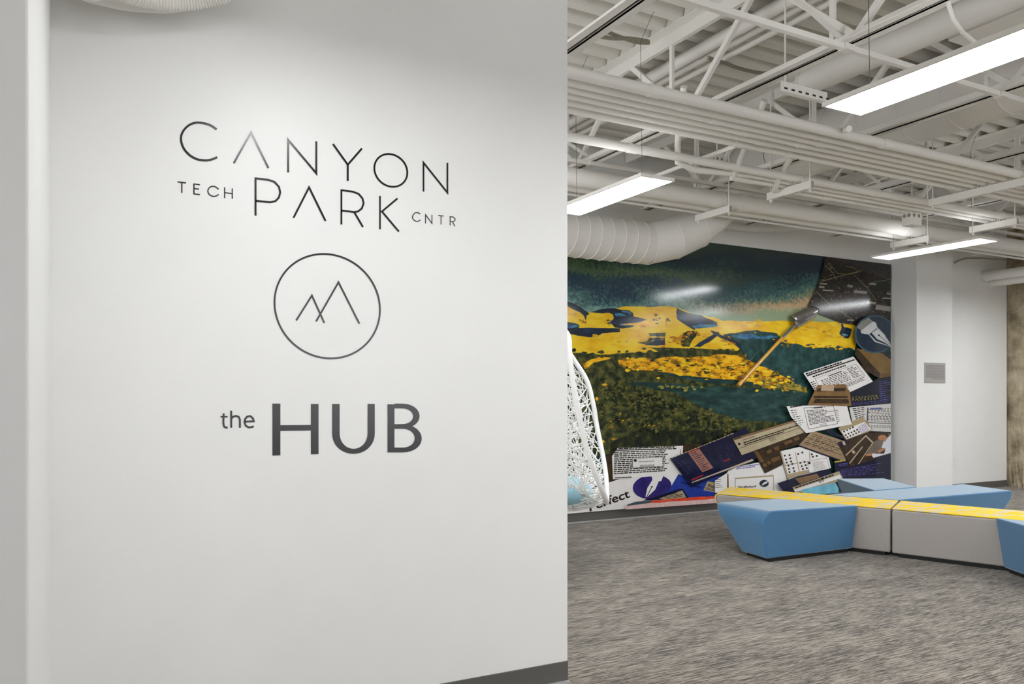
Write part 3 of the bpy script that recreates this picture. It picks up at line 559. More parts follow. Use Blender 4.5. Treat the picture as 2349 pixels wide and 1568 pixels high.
# icon window and options dialog
a = plate('printed_window', [C6([(1165, 585), (1520, 505), (2030, 640), (2085, 880), (1310, 1092)])], PW)
plate('printed_frame', [C6(p_) for p_ in ([(1165, 585), (1190, 580), (1335, 1080), (1310, 1092)], [(1290, 995), (1690, 910), (1700, 975), (1310, 1085)], [(1435, 600), (1450, 598), (1525, 950), (1508, 955)], [(1250, 830), (1640, 760), (1640, 775), (1255, 845)], [(1690, 590), (1705, 590), (1715, 740), (1700, 745)])], PT, a)
plate('printed_icon', [[(x, y), (x + 4, y - 1), (x + 5, y + 3), (x + 1, y + 4)] for x, y in [C6([p_])[0] for p_ in ((1235, 650), (1320, 640), (1255, 720), (1335, 700), (1270, 775), (1350, 755), (1300, 830), (1370, 800), (1310, 890), (1390, 875), (1320, 945), (1405, 930), (1475, 620), (1550, 595), (1515, 780), (1590, 765), (1540, 840), (1610, 820), (1560, 890), (1630, 875), (1720, 625), (1740, 670), (1810, 655))]], PK, a)
Q = C6([(1650, 765), (2010, 700), (2060, 900), (1695, 975)])
plate('printed_dialog', [Q], PW, a); plate('printed_text', frame(Q, .012, .025) + rows(sub(Q, .25, .15, .95, .9), 8, .3, (.05, .2), .02, .5) + [sub(Q, .04, .06, .16, .26)], PK, a)
Q = C6([(1750, 215), (2400, 420), (2400, 780), (1505, 470)])
a = plate('printed_dialog', [[(1863.5, 987), (1946, 1014), (1950, 1060), (1932, 1058), (1832, 1021)]], P('taupe', rgb(156, 132, 104)))
plate('printed_title_bar', [C6([(1505, 470), (2250, 735), (2235, 760), (1500, 495)]), C6([(2010, 190), (2349, 330), (2349, 380), (2020, 240)])], PN, a)
plate('printed_text', rows([(1868, 994), (1935, 1016), (1930, 1046), (1842, 1018)], 7, .3, (.06, .16), .06, .3) + [stroke(C6([(1640, 330), (2300, 560)]), .8)[0][:2] + stroke(C6([(1640, 330), (2300, 560)]), .8)[0][:1:-1], stroke(C6([(1590, 410), (2280, 650)]), .8)[0][:2] + stroke(C6([(1590, 410), (2280, 650)]), .8)[0][:1:-1]], PK, a)
# right-hand column of screens
C7 = lambda pts: cv(pts, 7.126, 1820, 700)
a = plate('printed_screen', [[(1951, 898), (2002, 875), (2016, 866), (2044, 862), (2044, 926), (1952, 932)]], P('midnight', rgb(26, 28, 44), .15))
plate('printed_text', rows([(1955, 909), (2015, 905), (2016, 915), (1955, 920)], 4, .4, (.03, .08), .07, .05), PYT, a)
plate('printed_text', rows([(2017, 873), (2043, 869), (2043, 916), (2018, 920)], 10, .3, (.1, .4), .06, .4) + rows([(1956, 923), (2040, 916), (2040, 924), (1956, 929)], 3, .35, (.03, .1), .03, .1), PTX, a)
a = plate('printed_page', [[(1948, 934), (2044, 925), (2044, 990), (1992, 988), (1955, 968)]], P('paper', rgb(206, 204, 200), .06))
plate('printed_text', rows([(1955, 935), (1985, 932), (1985, 958), (1965, 966)], 7, .45, (.1, .3), .06, .2) + rows([(1992, 938), (2043, 934), (2043, 968), (1990, 966)], 9, .45, (.06, .12), .05, 0) + rows([(1998, 974), (2043, 974), (2043, 982), (1998, 980)], 3, .4, (.06, .12), .05, 0) + [[(1990, 968), (2043, 970), (2043, 971.5), (1990, 969.5)], [(1990, 934), (1992, 934), (1990, 968), (1988, 968)]], PK, a)
plate('printed_title_bar', [[(1996, 935), (2022, 934), (2022, 939), (1996, 939)]], P('steel_blue', rgb(86, 96, 140)), a)
a = plate('printed_panel', [[(1923, 981.4), (1978.6, 954.7), (2002.4, 984.2), (1946, 1016.5)]], P('sand', rgb(168, 150, 118)))
plate('printed_icon_field', [[(1930, 989), (1983, 967), (1999, 984), (1943, 1007)]], PW, a)
plate('printed_text', rows([(1966, 979), (1986, 968), (1998, 983), (1976, 993)], 7, .45, (.2, .5), .04, .2), PTX, a)
plate('printed_icon', [[(x, y), (x + 3.5, y - 1), (x + 4.5, y + 2.5), (x + 1, y + 3.5)] for x, y in [(1934 + i * 6.8, 988 - i * 3.2) for i in range(4)] + [(1938 + i * 6.5, 996 - i * 3) for i in range(5)] + [(1942 + i * 6.5, 1001 - i * 3) for i in range(5)]], PK, a)
Z8 = lambda pts: cv(pts, 4.752, 1680, 800)
Q = Z8([(592, 622), (1240, 590), (1302, 820), (805, 915)])
a = plate('printed_page', [Z8([(590, 625), (1245, 600), (1302, 820), (805, 918), (640, 740)])], PW)
plate('printed_text', rows(Z8([(630, 625), (820, 600), (820, 612), (632, 645)]), 1, .8, (.1, .2)) + rows(Z8([(630, 660), (720, 650), (790, 830), (700, 850)]), 8, .35, (.2, .4), .1, .5) + rows(Z8([(1115, 660), (1160, 655), (1190, 790), (1150, 800)]), 7, .35, (.2, .5), .1, .5), PK, a)
Q = Z8([(775, 640), (1103, 618), (1150, 815), (830, 876)])
plate('printed_text', frame(Q, .012, .018) + frame(sub(Q, .3, 0, .7, .08), .02, .1) + rows(sub(Q, .34, .015, .66, .065), 1, .9, (.1, .3)) + rows(sub(Q, .08, .12, .98, .82), 11, .5, (.04, .12), .02, .45) + frame(sub(Q, .4, .87, .62, .96), .05, .15), PK, a)
a = plate('printed_page', [Z8([(775, 262), (1320, 82), (1532, 355), (1290, 467), (900, 455)])], PW)
Q = Z8([(775, 262), (1320, 82), (1532, 355), (950, 600)])
plate('printed_text', rows(sub(Q, .03, .02, .8, .08), 1, .9, (.03, .08)) + [sub(Q, .03, .09, .98, .13)] + rows(sub(Q, .12, .16, .85, .22), 1, .8, (.03, .07)) + rows(sub(Q, .22, .36, .72, .68), 7, .5, (.04, .1), .03, .05) + rows(sub(Q, .75, .3, .92, .68), 8, .45, (.2, .5), .05, .4) + rows(sub(Q, .4, .74, .95, .86), 3, .5, (.03, .08), .015, .2) + rows(sub(Q, .04, .3, .12, .8), 8, .5, (.3, .6), .1, .2), PK, a)
fr = sub(Q, .14, .26, .95, .72); plate('printed_frame', frame(fr, .006, .015) + [sub(fr, .3, .12, .62, .18)], PK, a)
a = plate('printed_typewriter', [Z8([(818, 612), (930, 392), (1225, 383), (1282, 465), (1297, 622)])], P('ochre', rgb(128, 98, 60), .15))
plate('printed_keyboard', [Z8(p_) for p_ in ([(890, 510), (1255, 512), (1258, 535), (885, 535)], [(930, 430), (1230, 425), (1235, 460), (920, 465)], [(905, 545), (1265, 548), (1272, 595), (880, 590)])], PDB, a)
plate('printed_text', [Z8([(975, 390), (1110, 388), (1105, 460), (965, 455)])], P('card', rgb(186, 158, 132)), a)
plate('printed_text', rows(Z8([(950, 560), (1190, 560), (1190, 585), (940, 585)]), 3, .4, (.02, .04), .03, 0), PB, a)
a = plate('printed_box', [C7([(1000, 800), (1030, 700), (1420, 1110), (1400, 1190), (1200, 1080)]), C7([(990, 840), (1200, 1080), (1290, 1210), (1180, 1080)])], PDB)
plate('printed_box_face', [C7([(1040, 705), (1450, 780), (1592, 890), (1592, 1110), (1420, 1110)])], P('bronze', rgb(122, 94, 50), .12), a)
plate('printed_box_face', [C7([(1420, 1110), (1592, 1112), (1592, 1160), (1405, 1190)])], PB, a)
plate('printed_screen', [C7([(1450, 780), (1592, 760), (1592, 885)])], P('midnight', rgb(26, 28, 44), .15))
a = plate('printed_disc', [circ(2006.6, 766, 46.5, 43.5)], PSL)
plate('printed_disc_centre', [circ(2008, 766, 43.5, 40.5)], PDK, a)
plate('printed_pen', [C7([(1040, 360), (1120, 260), (1230, 200), (1300, 260), (1215, 330), (1110, 415)])], PG, a)
plate('printed_nib', [C7([(1100, 420), (1300, 262), (1345, 280), (1365, 330), (1330, 390), (1180, 470), (1110, 455)]), C7([(1190, 470), (1370, 340), (1378, 360), (1230, 478)]), C7([(1280, 450), (1370, 385), (1500, 500), (1560, 590), (1590, 640), (1592, 668), (1480, 600), (1370, 550)]), C7([(1235, 480), (1250, 478), (1350, 580), (1590, 670), (1590, 676), (1330, 595)]), C7([(1365, 375), (1380, 365), (1500, 490), (1495, 500)])], P('silver', rgb(204, 206, 206), .05), a)
plate('printed_nib_slit', [circ(2016, 768.5, 2.2, 2.2, 12), C7([(1405, 500), (1412, 495), (1592, 645), (1592, 655)])], PDK, a)
# office photograph, console text, bottom strips
C9 = lambda pts: cv(pts, 7.126, 1820, 900)
a = plate('printed_photo', [C9([(735, 815), (1190, 655), (1592, 640), (1592, 995), (940, 1212)])], PDB)
plate('printed_screen_side', [C9([(1300, 810), (1592, 660), (1592, 800), (1440, 960), (1180, 1040)])], P('greige', rgb(112, 100, 90), .2), a)
plate('printed_frame', [C9(p_) for p_ in ([(850, 1020), (1185, 690), (1200, 705), (860, 1040)], [(1185, 690), (1300, 800), (1290, 830), (1180, 715)], [(1300, 805), (1310, 815), (1070, 1170), (1055, 1165)], [(910, 1150), (1120, 880), (1135, 890), (925, 1165)])], PT, a)
plate('printed_box', [C9([(725, 815), (860, 770), (905, 845), (790, 910)])], PN, a); plate('printed_frame', [C9([(790, 800), (830, 785), (860, 850), (825, 865)]), C9([(950, 960), (985, 935), (1015, 980), (985, 1005)])], P('card', rgb(186, 158, 132)), a)
plate('printed_shirt', [C9([(1505, 780), (1560, 720), (1592, 690), (1592, 985), (1310, 1065), (1280, 1030), (1290, 995), (1480, 1000), (1500, 950)]), C9([(1480, 780), (1530, 850), (1490, 920), (1440, 900)])], P('shirt', rgb(214, 216, 222), .05), a)
plate('printed_skin', [C9([(1390, 700), (1440, 670), (1520, 690), (1540, 740), (1500, 775), (1450, 780), (1395, 770), (1380, 740)]), C9([(1170, 1010), (1280, 990), (1290, 1030), (1200, 1035)]), C9([(1370, 950), (1480, 900), (1500, 930), (1400, 990)])], PSK, a)
plate('printed_hair', [C9([(1365, 690), (1400, 662), (1480, 655), (1535, 670), (1560, 715), (1525, 725), (1500, 695), (1440, 690), (1400, 705)])], PK, a)
a = plate('printed_console', [C9([(675, 1130), (870, 1095), (940, 1212), (1592, 998), (1592, 1500), (690, 1500)])], P('deep_navy', rgb(26, 26, 52), .2))
plate('printed_text', rows(C9([(740, 1160), (890, 1140), (900, 1190), (745, 1200)]), 2, .4, (.2, .4), .05, .1) + rows(C9([(770, 1260), (1480, 1130), (1490, 1310), (800, 1385)]), 7, .32, (.04, .13), .03, .4), PTX, a)
plate('printed_text', [C9([(670, 1125), (850, 1095), (855, 1115), (672, 1145)])], PYT, a)
a = plate('printed_window', [[(1783, 1108), (1830, 1092), (1900, 1075), (1912, 1090), (1910, 1130), (1800, 1130)]], PN)
plate('printed_text', [C6([(1440, 1075), (1830, 985), (1880, 1050), (1530, 1170)])], P('umber', rgb(128, 100, 72)), a)
Q = [(1818, 1117), (1925, 1080), (1936, 1100), (1826, 1132)]
a = plate('printed_window', [Q], PT); plate('printed_text', rows(sub(Q, .04, .06, .9, .3), 1, .8, (.04, .1)), PK, a)
plate('printed_frame', [sub(Q, 0, .36, .98, .75)], PW, a); plate('printed_letters', font_quads('WP', sub(Q, .52, .28, .64, .62), True), PK, a)
plate('printed_strip', [[(1840, 1122), (1916, 1106), (1924, 1120), (1924, 1135), (1840, 1135)]], P('aqua', rgb(120, 190, 214), .2))
plate('printed_strip', [[(1437, 1158), (1458, 1149), (1628, 1139), (1660, 1138), (1660, 1152), (1435, 1168)]], P('pale_pink', rgb(222, 190, 186), .15, 14))
plate('printed_strip', [rough_edge([(1484, 1153), (1500, 1147), (1560, 1142), (1640, 1137), (1640, 1143), (1560, 1149), (1500, 1153)], 1.5)], PR)
plate('printed_strip', [[(1440, 1156), (1460, 1150), (1500, 1147), (1490, 1153), (1438, 1160)]], P('slate', rgb(70, 84, 94)))

# ------------------------------------------------------------------ ceremonial shovel on the mural
sh = thing('ceremonial_shovel', 'gold handled shovel with chrome blade mounted across the mural', 'shovel', onY(1755, 800, YM))
YSH = YM - .09
a0, a1, a2 = onY(1695, 882, YSH), onY(1806, 762, YSH), onY(1826, 742, YSH)
MB().tube([a0, a0.lerp(a1, .5), a1], [.026, .023, .021], 14).build('handle', M_gold, sh, True)
MB().tube([a0 - (a1 - a0).normalized() * .012, a0 + (a1 - a0).normalized() * .03], .028, 14).build('handle_end', M_gold, sh, True)
MB().tube([a1 - (a1 - a0).normalized() * .12, a1, a2], [.024, .026, .018], 14).build('socket', M_chrome, sh, True)
BLP = [(1816, 725, .0), (1822, 716, .03), (1850, 703, .03), (1876, 705, .01), (1872, 716, -.005), (1866, 729, .01), (1846, 743, .035), (1832, 752, .03), (1826, 741, .0)]
d = (onY(1874, 711, YSH) - onY(1822, 739, YSH)); ctr = onY(1822, 739, YSH); dn = d.normalized(); sd = Vector((-dn.z, 0, dn.x))
vs = []; nu, nv = 12, 9
for i in range(nu):
    t = i / (nu - 1); half = .105 * (1 - .12 * t) if t < .7 else .105 * (1 - .12 * t) * math.sqrt(max(.10, 1 - ((t - .7) / .33) ** 2))
    for j in range(nv):
        k = -1 + 2 * j / (nv - 1)
        vs.append(ctr + dn * (d.length * 1.02 * t) + sd * (half * k) + Vector((0, -.035 + .05 * k * k + .03 * math.exp(-(k / .18) ** 2) * (1 - t) - .05 * t * (1 - t), 0)))
n = len(vs); fs = []
for i in range(nu - 1):
    for j in range(nv - 1): fs.append((i * nv + j, i * nv + j + 1, (i + 1) * nv + j + 1, (i + 1) * nv + j))
o = MB().add(vs, fs).build('blade', M_chrome, sh, True); so = o.modifiers.new('thick', 'SOLIDIFY'); so.thickness = .003
bp0 = onY(1703, 866, YSH); dd = (a1 - a0).normalized(); pr = Vector((-dd.z, 0, dd.x))
MB().bar(bp0 - pr * .075, bp0 + pr * .03, .03, .045, dd).build('wall_bracket', M_wood, sh, bevel=.004)
MB().bar(bp0 + Vector((0, .0, 0)), Vector((bp0.x, M0, bp0.z)), .03, .05).build('bracket_arm', M_wood, sh)
bp1 = onY(1790, 780, YSH); MB().bar(bp1, Vector((bp1.x, M0, bp1.z)), .02, .03).build('bracket_arm', M_wood, sh)

# ------------------------------------------------------------------ ceiling light panels
def light(label, xc, y0, y1, zl=2.96, W2=.152):
    t = thing('ceiling_light', label, 'light', (xc, (y0 + y1) / 2, zl), 'suspended lit panels')
    mb = MB(); mb.box(xc - W2, xc + W2, y0, y1, zl + .006, zl + .02)
    for b in ((xc - W2, xc - W2 + .012, y0, y1), (xc + W2 - .012, xc + W2, y0, y1), (xc - W2 + .012, xc + W2 - .012, y0, y0 + .012), (xc - W2 + .012, xc + W2 - .012, y1 - .012, y1)): mb.box(b[0], b[1], b[2], b[3], zl - .004, zl + .006)
    mb.build('housing', M_white, t)
    MB().box(xc - W2 + .012, xc + W2 - .012, y0 + .012, y1 - .012, zl, zl + .0055).build('diffuser', M_panel, t)
    MB().box(xc - .10, xc + .10, y0 + .05, y1 - .05, zl + .0205, zl + .024).build('added_uplight', M_up, t)  # uplight added on top of each panel to brighten the ceiling
    for yy in (y0 + .18, y1 - .18):
        MB().tube([(xc, yy, zl + .02), (xc, yy + .02, ZD - .25), (xc + .12, yy + .02, ZD)], .0018, 6).build('cable', M_cable, t)
light('large bright ceiling panel at the top right corner', 3.655, 1.78, 3.0)
light('bright ceiling panel cut by the partition edge over the round duct', 3.625, 4.53, 5.76)
light('farthest bright ceiling panel, near the white pilaster', 8.285, 4.97, 6.26, 3.04, .16)
light('unseen ceiling panel over the bench behind the right edge', 7.89, 1.78, 3.0)  # unseen panel continuing the lamp grid, lifts the room light
light('bright ceiling panel far right near the concrete column', 11.9, 4.97, 6.26, 3.04, .16)
light('unseen ceiling panel far right, nearer row', 12.35, 1.78, 3.0)  # unseen, also lifts the light on the right
light('added ceiling panel beyond the right edge, between two rows', 10.1, 1.78, 3.0)  # added out of frame to brighten the far walls
light('added ceiling panel beyond the right edge, near the benches', 5.75, .4, 1.62)  # added out of frame for more light over the room
light('unseen ceiling panel at the far right wall', 15.2, 4.73, 5.96)  # unseen panel, more light for the far end
light('added ceiling panel beyond the right edge, nearest the pilaster', 10.1, 3.4, 4.62)  # added out of frame to brighten pilaster and mural wall
light('bright ceiling panel just in front of the lettered partition', .92, 1.72, 2.46)
for i, (x, y) in enumerate(((3.655, -1.2), (7.89, -1.2), (12.35, -1.2))): light('unseen ceiling panel behind the viewer, number %s from left' % ('one two three'.split()[i]), x, y, y + 1.22)  # unseen panels behind the viewer, raise the general light

# ------------------------------------------------------------------ roof joists
ZB = 3.56
JX = [1.13, 2.66, 4.09, 5.67, 7.22, 8.74, 10.27, 11.8, 13.3]
JN = ['first white roof joist, above the partition', 'white roof joist in the top left corner beside the partition', 'white roof joist left of the largest light panel', 'white roof joist just right of the largest light panel', 'fifth white roof joist from the left', 'sixth white roof joist, ending above the mural', 'seventh white roof joist, above the pilaster', 'eighth white roof joist, above the plaque', 'farthest white roof joist, by the concrete column']
def angle_pair(mb, x, z, up, y0, y1, s=.06, t=.007, g=.011):
    mb.box(x - g, x + g, y0, y1, z + s / 2 - .012 if not up else z - s / 2, z + s / 2 if not up else z - s / 2 + .012)  # filler bar added so the gap between the angles looks less dark
    for sg in (-1, 1):
        xa, xb = x + sg * g, x + sg * (g + t); mb.box(min(xa, xb), max(xa, xb), y0, y1, z - s / 2, z + s / 2)
        xc = x + sg * (g + s); zz = (z + s / 2 - t, z + s / 2) if up else (z - s / 2, z - s / 2 + t)
        mb.box(min(xa, xc), max(xa, xc), y0, y1, zz[0], zz[1])
for jx, lab in zip(JX, JN):
    y0 = YF; y1 = YM - .01
    t = thing('roof_joist', lab, 'joist', (jx, 2, ZB), 'roof joists')
    mb = MB(); angle_pair(mb, jx, ZD - .05, True, y0, y1, .098, .008); mb.build('top_chord', M_white, t)
    mb = MB(); angle_pair(mb, jx, ZB, False, y0, y1 - .35); mb.build('bottom_chord', M_white, t)
    k = -5
    while True:
        yb = 3.25 + 1.52 * k; k += 1
        if yb > y1 + .5: break
        if yb < y0 + .9: continue
        yv = yb + .17
        for (ya, za, yc, zc, wd) in ((yb, ZB, yb + .72, ZD - .05, .04), (yb, ZB, yb - .72, ZD - .05, .04), (yv, ZB, yv, ZD - .05, .032)):
            if max(ya, yc) > y1 or min(ya, yc) < y0: continue
            if yb < .3: continue
            MB().bar((jx, ya, za), (jx, yc, zc), wd, wd * .8, Vector((1, 0, 0))).build('web_member', M_white, t)
# bridging between joists
for n_, yb in (('nearer', 3.32), ('farther', 6.05)):
    for i in range(1, len(JX) - 1):
        t = thing('bridging_brace', '%s cross bridging, bay %s counted from the partition' % (n_, 'one two three four five six seven eight'.split()[i - 1]), 'brace', (JX[i], yb, ZB), 'joist bridging')
        MB().bar((JX[i] - .02, yb, ZB - .045), (JX[i + 1] + .02, yb, ZB - .045), .034, .034).build('bottom_angle', M_white, t)
        MB().box(JX[i] - .04, JX[i] + .04, yb - .03, yb + .03, ZB - .065, ZB - .03).build('clamp', M_white, t)
        if i in (2, 3): continue
        MB().bar((JX[i], yb - .03, ZB + .02), (JX[i + 1], yb - .03, ZD - .09), .036, .012).build('diagonal', M_white, t)
        MB().bar((JX[i], yb + .03, ZD - .09), (JX[i + 1], yb + .03, ZB + .02), .036, .012).build('diagonal', M_white, t)

# ------------------------------------------------------------------ conduits and pipes
def pipe(name, label, pts, r, cat='pipe', group=None, coup=(), n=14, mat=M_white):
    pts = [Vector(p_) for p_ in pts]; t = thing(name, label, cat, pts[0], group)
    MB().tube(pts, r, n).build('pipe_body', mat, t, True)
    for a, b in coup: MB().tube([a, b], r * 1.12, n).build('coupling', mat, t, True)
    return t
def coupx(xs, Y, z): return [((x, Y, z), (x + .09, Y, z)) for x in xs]
XE = 16.8
ordn = ['nearest', 'second', 'third', 'fourth', 'fifth', 'farthest']
zc = CH + 1.93
for i, (Y, r) in enumerate(((4.03, .036), (4.145, .031), (4.24, .03), (4.33, .03), (4.43, .029), (4.545, .032))):
    pipe('conduit', '%s conduit of the six pipe bundle running under the joists' % ordn[i], [(2.3, Y, zc), (XE, Y, zc)], r, 'conduit', 'six pipe bundle', coupx([3.15 + .35 * i, 5.35 - .22 * i + .1 * (i % 2), 9.1 - .2 * i], Y, zc))
zr = CH + 1.94
pipe('conduit', 'nearest conduit of the second pipe row behind the bundle', [(2.3, 5.06, zr), (XE, 5.06, zr)], .034, 'conduit', 'second pipe row', coupx([3.75, 6.6, 9.9], 5.06, zr))
pipe('conduit', 'second conduit of the second pipe row, bending down from above', [(4.05, 4.75, zr + .42), (4.12, 4.86, zr + .3), (4.2, 5.0, zr + .1), (4.3, 5.12, zr - .02), (4.5, 5.15, zr - .05), (5.1, 5.15, zr - .01), (XE, 5.15, zr - .01)], .026, 'conduit', 'second pipe row', coupx([6.9, 10.3], 5.15, zr - .01))
pipe('conduit', 'third conduit of the second pipe row, bending through the joist', [(4.75, 4.62, zr + .4), (4.8, 4.75, zr + .28), (4.85, 4.98, zr + .05), (4.95, 5.18, zr - .05), (5.2, 5.23, zr - .03), (5.6, 5.23, zr - .02), (XE, 5.23, zr - .02)], .026, 'conduit', 'second pipe row', coupx([7.3, 10.6], 5.23, zr - .02))
pipe('conduit', 'farthest conduit of the second pipe row, ending at the junction box', [(5.35, 4.7, zr + .35), (5.38, 4.85, zr + .2), (5.42, 5.1, zr), (5.55, 5.28, zr - .06), (5.8, 5.315, zr - .03), (7.46, 5.315, zr - .03)], .026, 'conduit', 'second pipe row', coupx([6.2], 5.315, zr - .03))
zq = CH + 1.97
pipe('water_pipe', 'largest white pipe, in the third row above the round duct', [(2.3, 6.05, zq), (XE, 6.05, zq)], .08, 'pipe', 'third pipe row', coupx([5.85, 8.4, 11.2], 6.05, zq), 18)
pipe('water_pipe', 'medium white pipe just behind the largest white pipe', [(2.3, 6.215, zq - .036), (XE, 6.215, zq - .036)], .046, 'pipe', 'third pipe row', coupx([5.7, 9.2], 6.215, zq - .036))
pipe('water_pipe', 'thin white pipe farthest back in the third pipe row', [(2.3, 6.34, zq - .07), (XE, 6.34, zq - .07)], .014, 'pipe', 'third pipe row')
for i, (x, z, r) in enumerate(((4.36, 4.165, .05), (4.47, 4.15, .03), (4.56, 4.12, .024))):
    pipe('conduit', ['thickest', 'middle', 'thinnest'][i] + ' of three conduits running under the deck behind the joist webs', [(x, -1, z), (x, YM - .05, z)], r, 'conduit', 'conduits under the deck', [((x, 3.9 - .15 * i, z), (x, 4.0 - .15 * i, z))])
pipe('conduit', 'thin white pipe slanting below the second pipe row', [(4.6, 4.35, 3.40), (4.62, 6.5, 3.42)], .018, 'pipe')
for i, (x, z) in enumerate(((12.45, 3.30), (12.62, 3.22))):
    pipe('water_pipe', ['upper', 'lower'][i] + ' pipe leaving the wall above the concrete column', [(x, WY2 - .002, z), (x, 3.5, z)], .075 - .005 * i, 'pipe', 'pipes by the concrete column', [((x, WY2 - .002, z), (x, WY2 - .04, z))])
pipe('pipe_stub', 'short open ended white pipe stub under the large light panel', [onY(1905, 308, 4.3), onY(1948, 295, 3.9)], .022, 'pipe')

# trapeze hangers: slotted channel with rods
def channel_y(mb, x, y0, y1, z, w_=.042, h_=.066, t=.003, pitch=.05):
    mb.box(x - w_ / 2, x - w_ / 2 + t, y0, y1, z, z + h_); mb.box(x + w_ / 2 - t, x + w_ / 2, y0, y1, z, z + h_)
    mb.box(x - w_ / 2 + t, x - .007, y0, y1, z, z + t); mb.box(x + .007, x + w_ / 2 - t, y0, y1, z, z + t)
    y = y0
    while y < y1 - .001: mb.box(x - .007, x + .007, y, min(y1, y + pitch * .42), z, z + t); y += pitch
    mb.box(x - w_ / 2 + t, x + w_ / 2 - t, y0 + .002, y1 - .002, z + h_ - .004, z + h_)
def trapeze(label, x, y0, y1, ztop, pipes):
    t = thing('pipe_hanger', label, 'hanger', (x, (y0 + y1) / 2, ztop - .042), 'slotted channel hangers')
    mb = MB(); channel_y(mb, x, y0, y1, ztop - .067); mb.build('slotted_channel', M_white, t)
    for yy in (y0 + .03, y1 - .03):
        MB().tube([(x, yy, ztop - .10), (x, yy, ZD)], .006, 8).build('threaded_rod', M_white, t)
        MB().tube([(x, yy, ztop - .082), (x, yy, ztop - .068)], .014, 6).build('nut', M_white, t)
    for (Y, r, z) in pipes:
        k = 10; arc = [(x, Y + (r + .003) * math.cos(math.pi * i / k), z + (r + .003) * math.sin(math.pi * i / k)) for i in range(k + 1)]
        MB().tube([(x, Y + r + .003, ztop)] + arc + [(x, Y - r - .003, ztop)], .004, 6).build('pipe_clamp', M_white, t)
B6 = [(4.03, .036, zc), (4.145, .031, zc), (4.24, .03, zc), (4.33, .03, zc), (4.43, .029, zc), (4.545, .032, zc)]
for nm, x in (('above the benches', 7.15), ('at the far right', 10.9)): trapeze('long slotted hanger under the six pipe bundle ' + nm, x, 3.82, 4.86, zc - .037, B6)
B2 = [(5.06, .034, zr), (5.15, .026, zr - .01), (5.23, .026, zr - .02)]
for nm, x in (('over the mural middle', 5.62), ('left of the farthest panel', 8.68), ('at the far right', 11.8)): trapeze('short slotted hanger under the second pipe row ' + nm, x, 4.91, 5.42, zr - .047, B2)
B3 = [(6.05, .08, zq), (6.215, .046, zq - .036)]
for nm, x in (('at the duct elbow', 5.62), ('left of the farthest panel', 8.68), ('at the far right', 11.8)): trapeze('slotted hanger under the largest pipe ' + nm, x, 5.90, 6.40, zq - .083, B3)
st = thing('slotted_strut', 'slotted white strut bridging under the joist left of the largest panel', 'strut', onY(1838, 214, 3.82))
p0, p1 = onY(1786, 199, 3.82), onY(1892, 228, 3.82)
mb = MB(); mb.box(p0.x, p1.x, 3.80, 3.803, p0.z - .03, p0.z + .035); mb.box(p0.x, p1.x, 3.803, 3.84, p0.z + .032, p0.z + .035)
mb.box(p0.x, p1.x, 3.803, 3.84, p0.z - .03, p0.z - .027); mb.build('channel', M_white, st)
for i in range(8): MB().box(p0.x + .03 + i * .066, p0.x + .06 + i * .066, 3.7985, 3.7998, p0.z - .014, p0.z - .002).build('painted_slot', M_dark, st)  # dark plates on the face stand in for the shade inside slots
MB().tube([(p0.x + .06, 3.82, p0.z + .035), (p0.x + .06, 3.82, ZD)], .006, 8).build('threaded_rod', M_white, st)
# junction boxes
def jbox(label, x, Y, z, s=.11, rod=True):
    t = thing('junction_box', label, 'box', (x, Y, z))
    MB().box(x - s * .75, x + s * .75, Y - s * .5, Y + s * .5, z - s, z + s * .7).build('box_body', M_white, t, bevel=.004)
    for k in (-.3, .28): 
        MB().tube([(x - s * .7501, Y + k * s * .8, z - .1 * s), (x - s * .757, Y + k * s * .8, z - .1 * s)], s * .17, 16).build('knockout', M_flex, t)
        MB().tube([(x + k * s * 1.2, Y - s * .5001, z - .1 * s), (x + k * s * 1.2, Y - s * .512, z - .1 * s)], s * .17, 16).build('knockout', M_flex, t)
    MB().tube([(x, Y, z + s * .7), (x, Y, ZD)], .006, 8).build('threaded_rod', M_white, t)
jbox('white junction box with round knockouts on the second pipe row', 7.55, 5.33, CH + 1.88)
jbox('white junction box above the duct elbow', 5.3, 5.75, CH + 2.25, .075)

# ------------------------------------------------------------------ ducts
def ring_pts(P, T, r, n=28):
    T = T.normalized(); ref = Vector((0, 0, 1)) if abs(T.z) < .9 else Vector((1, 0, 0)); a = (ref - T * ref.dot(T)).normalized(); b = T.cross(a)
    return [P + (a * math.cos(2 * math.pi * k / n) + b * math.sin(2 * math.pi * k / n)) * r for k in range(n)]
dk = thing('round_duct', 'large white spiral duct with an elbow above the mural', 'duct', (4.5, 6.93, 2.84))
DY, DZ, DR = 6.93, CH + 1.665, .222
e = [Vector(v) for v in ((5.40, DY, DZ), (5.70, 6.865, 3.135), (5.98, 6.83, 3.266), (6.317, 6.816, 3.535), (6.46, 6.80, 3.72), (6.48, 6.5, 3.93), (6.45, 6.0, 3.93))]
MB().tube([(2.35, DY, DZ), e[0]], DR, 36).build('straight_duct', M_duct, dk, True)
x = 2.6
while x < 5.4:
    MB().tube([(x + .018 * math.cos(2 * math.pi * k / 40), DY + (DR + .002) * math.sin(2 * math.pi * k / 40), DZ + (DR + .002) * math.cos(2 * math.pi * k / 40)) for k in range(40)], .0045, 6, closed=True).build('spiral_seam', M_duct, dk, True); x += .148
def mitre(i):
    d0 = (e[i] - e[i - 1]).normalized() if i else Vector((1, 0, 0)); d1 = (e[i + 1] - e[i]).normalized(); return e[i], d0, d1
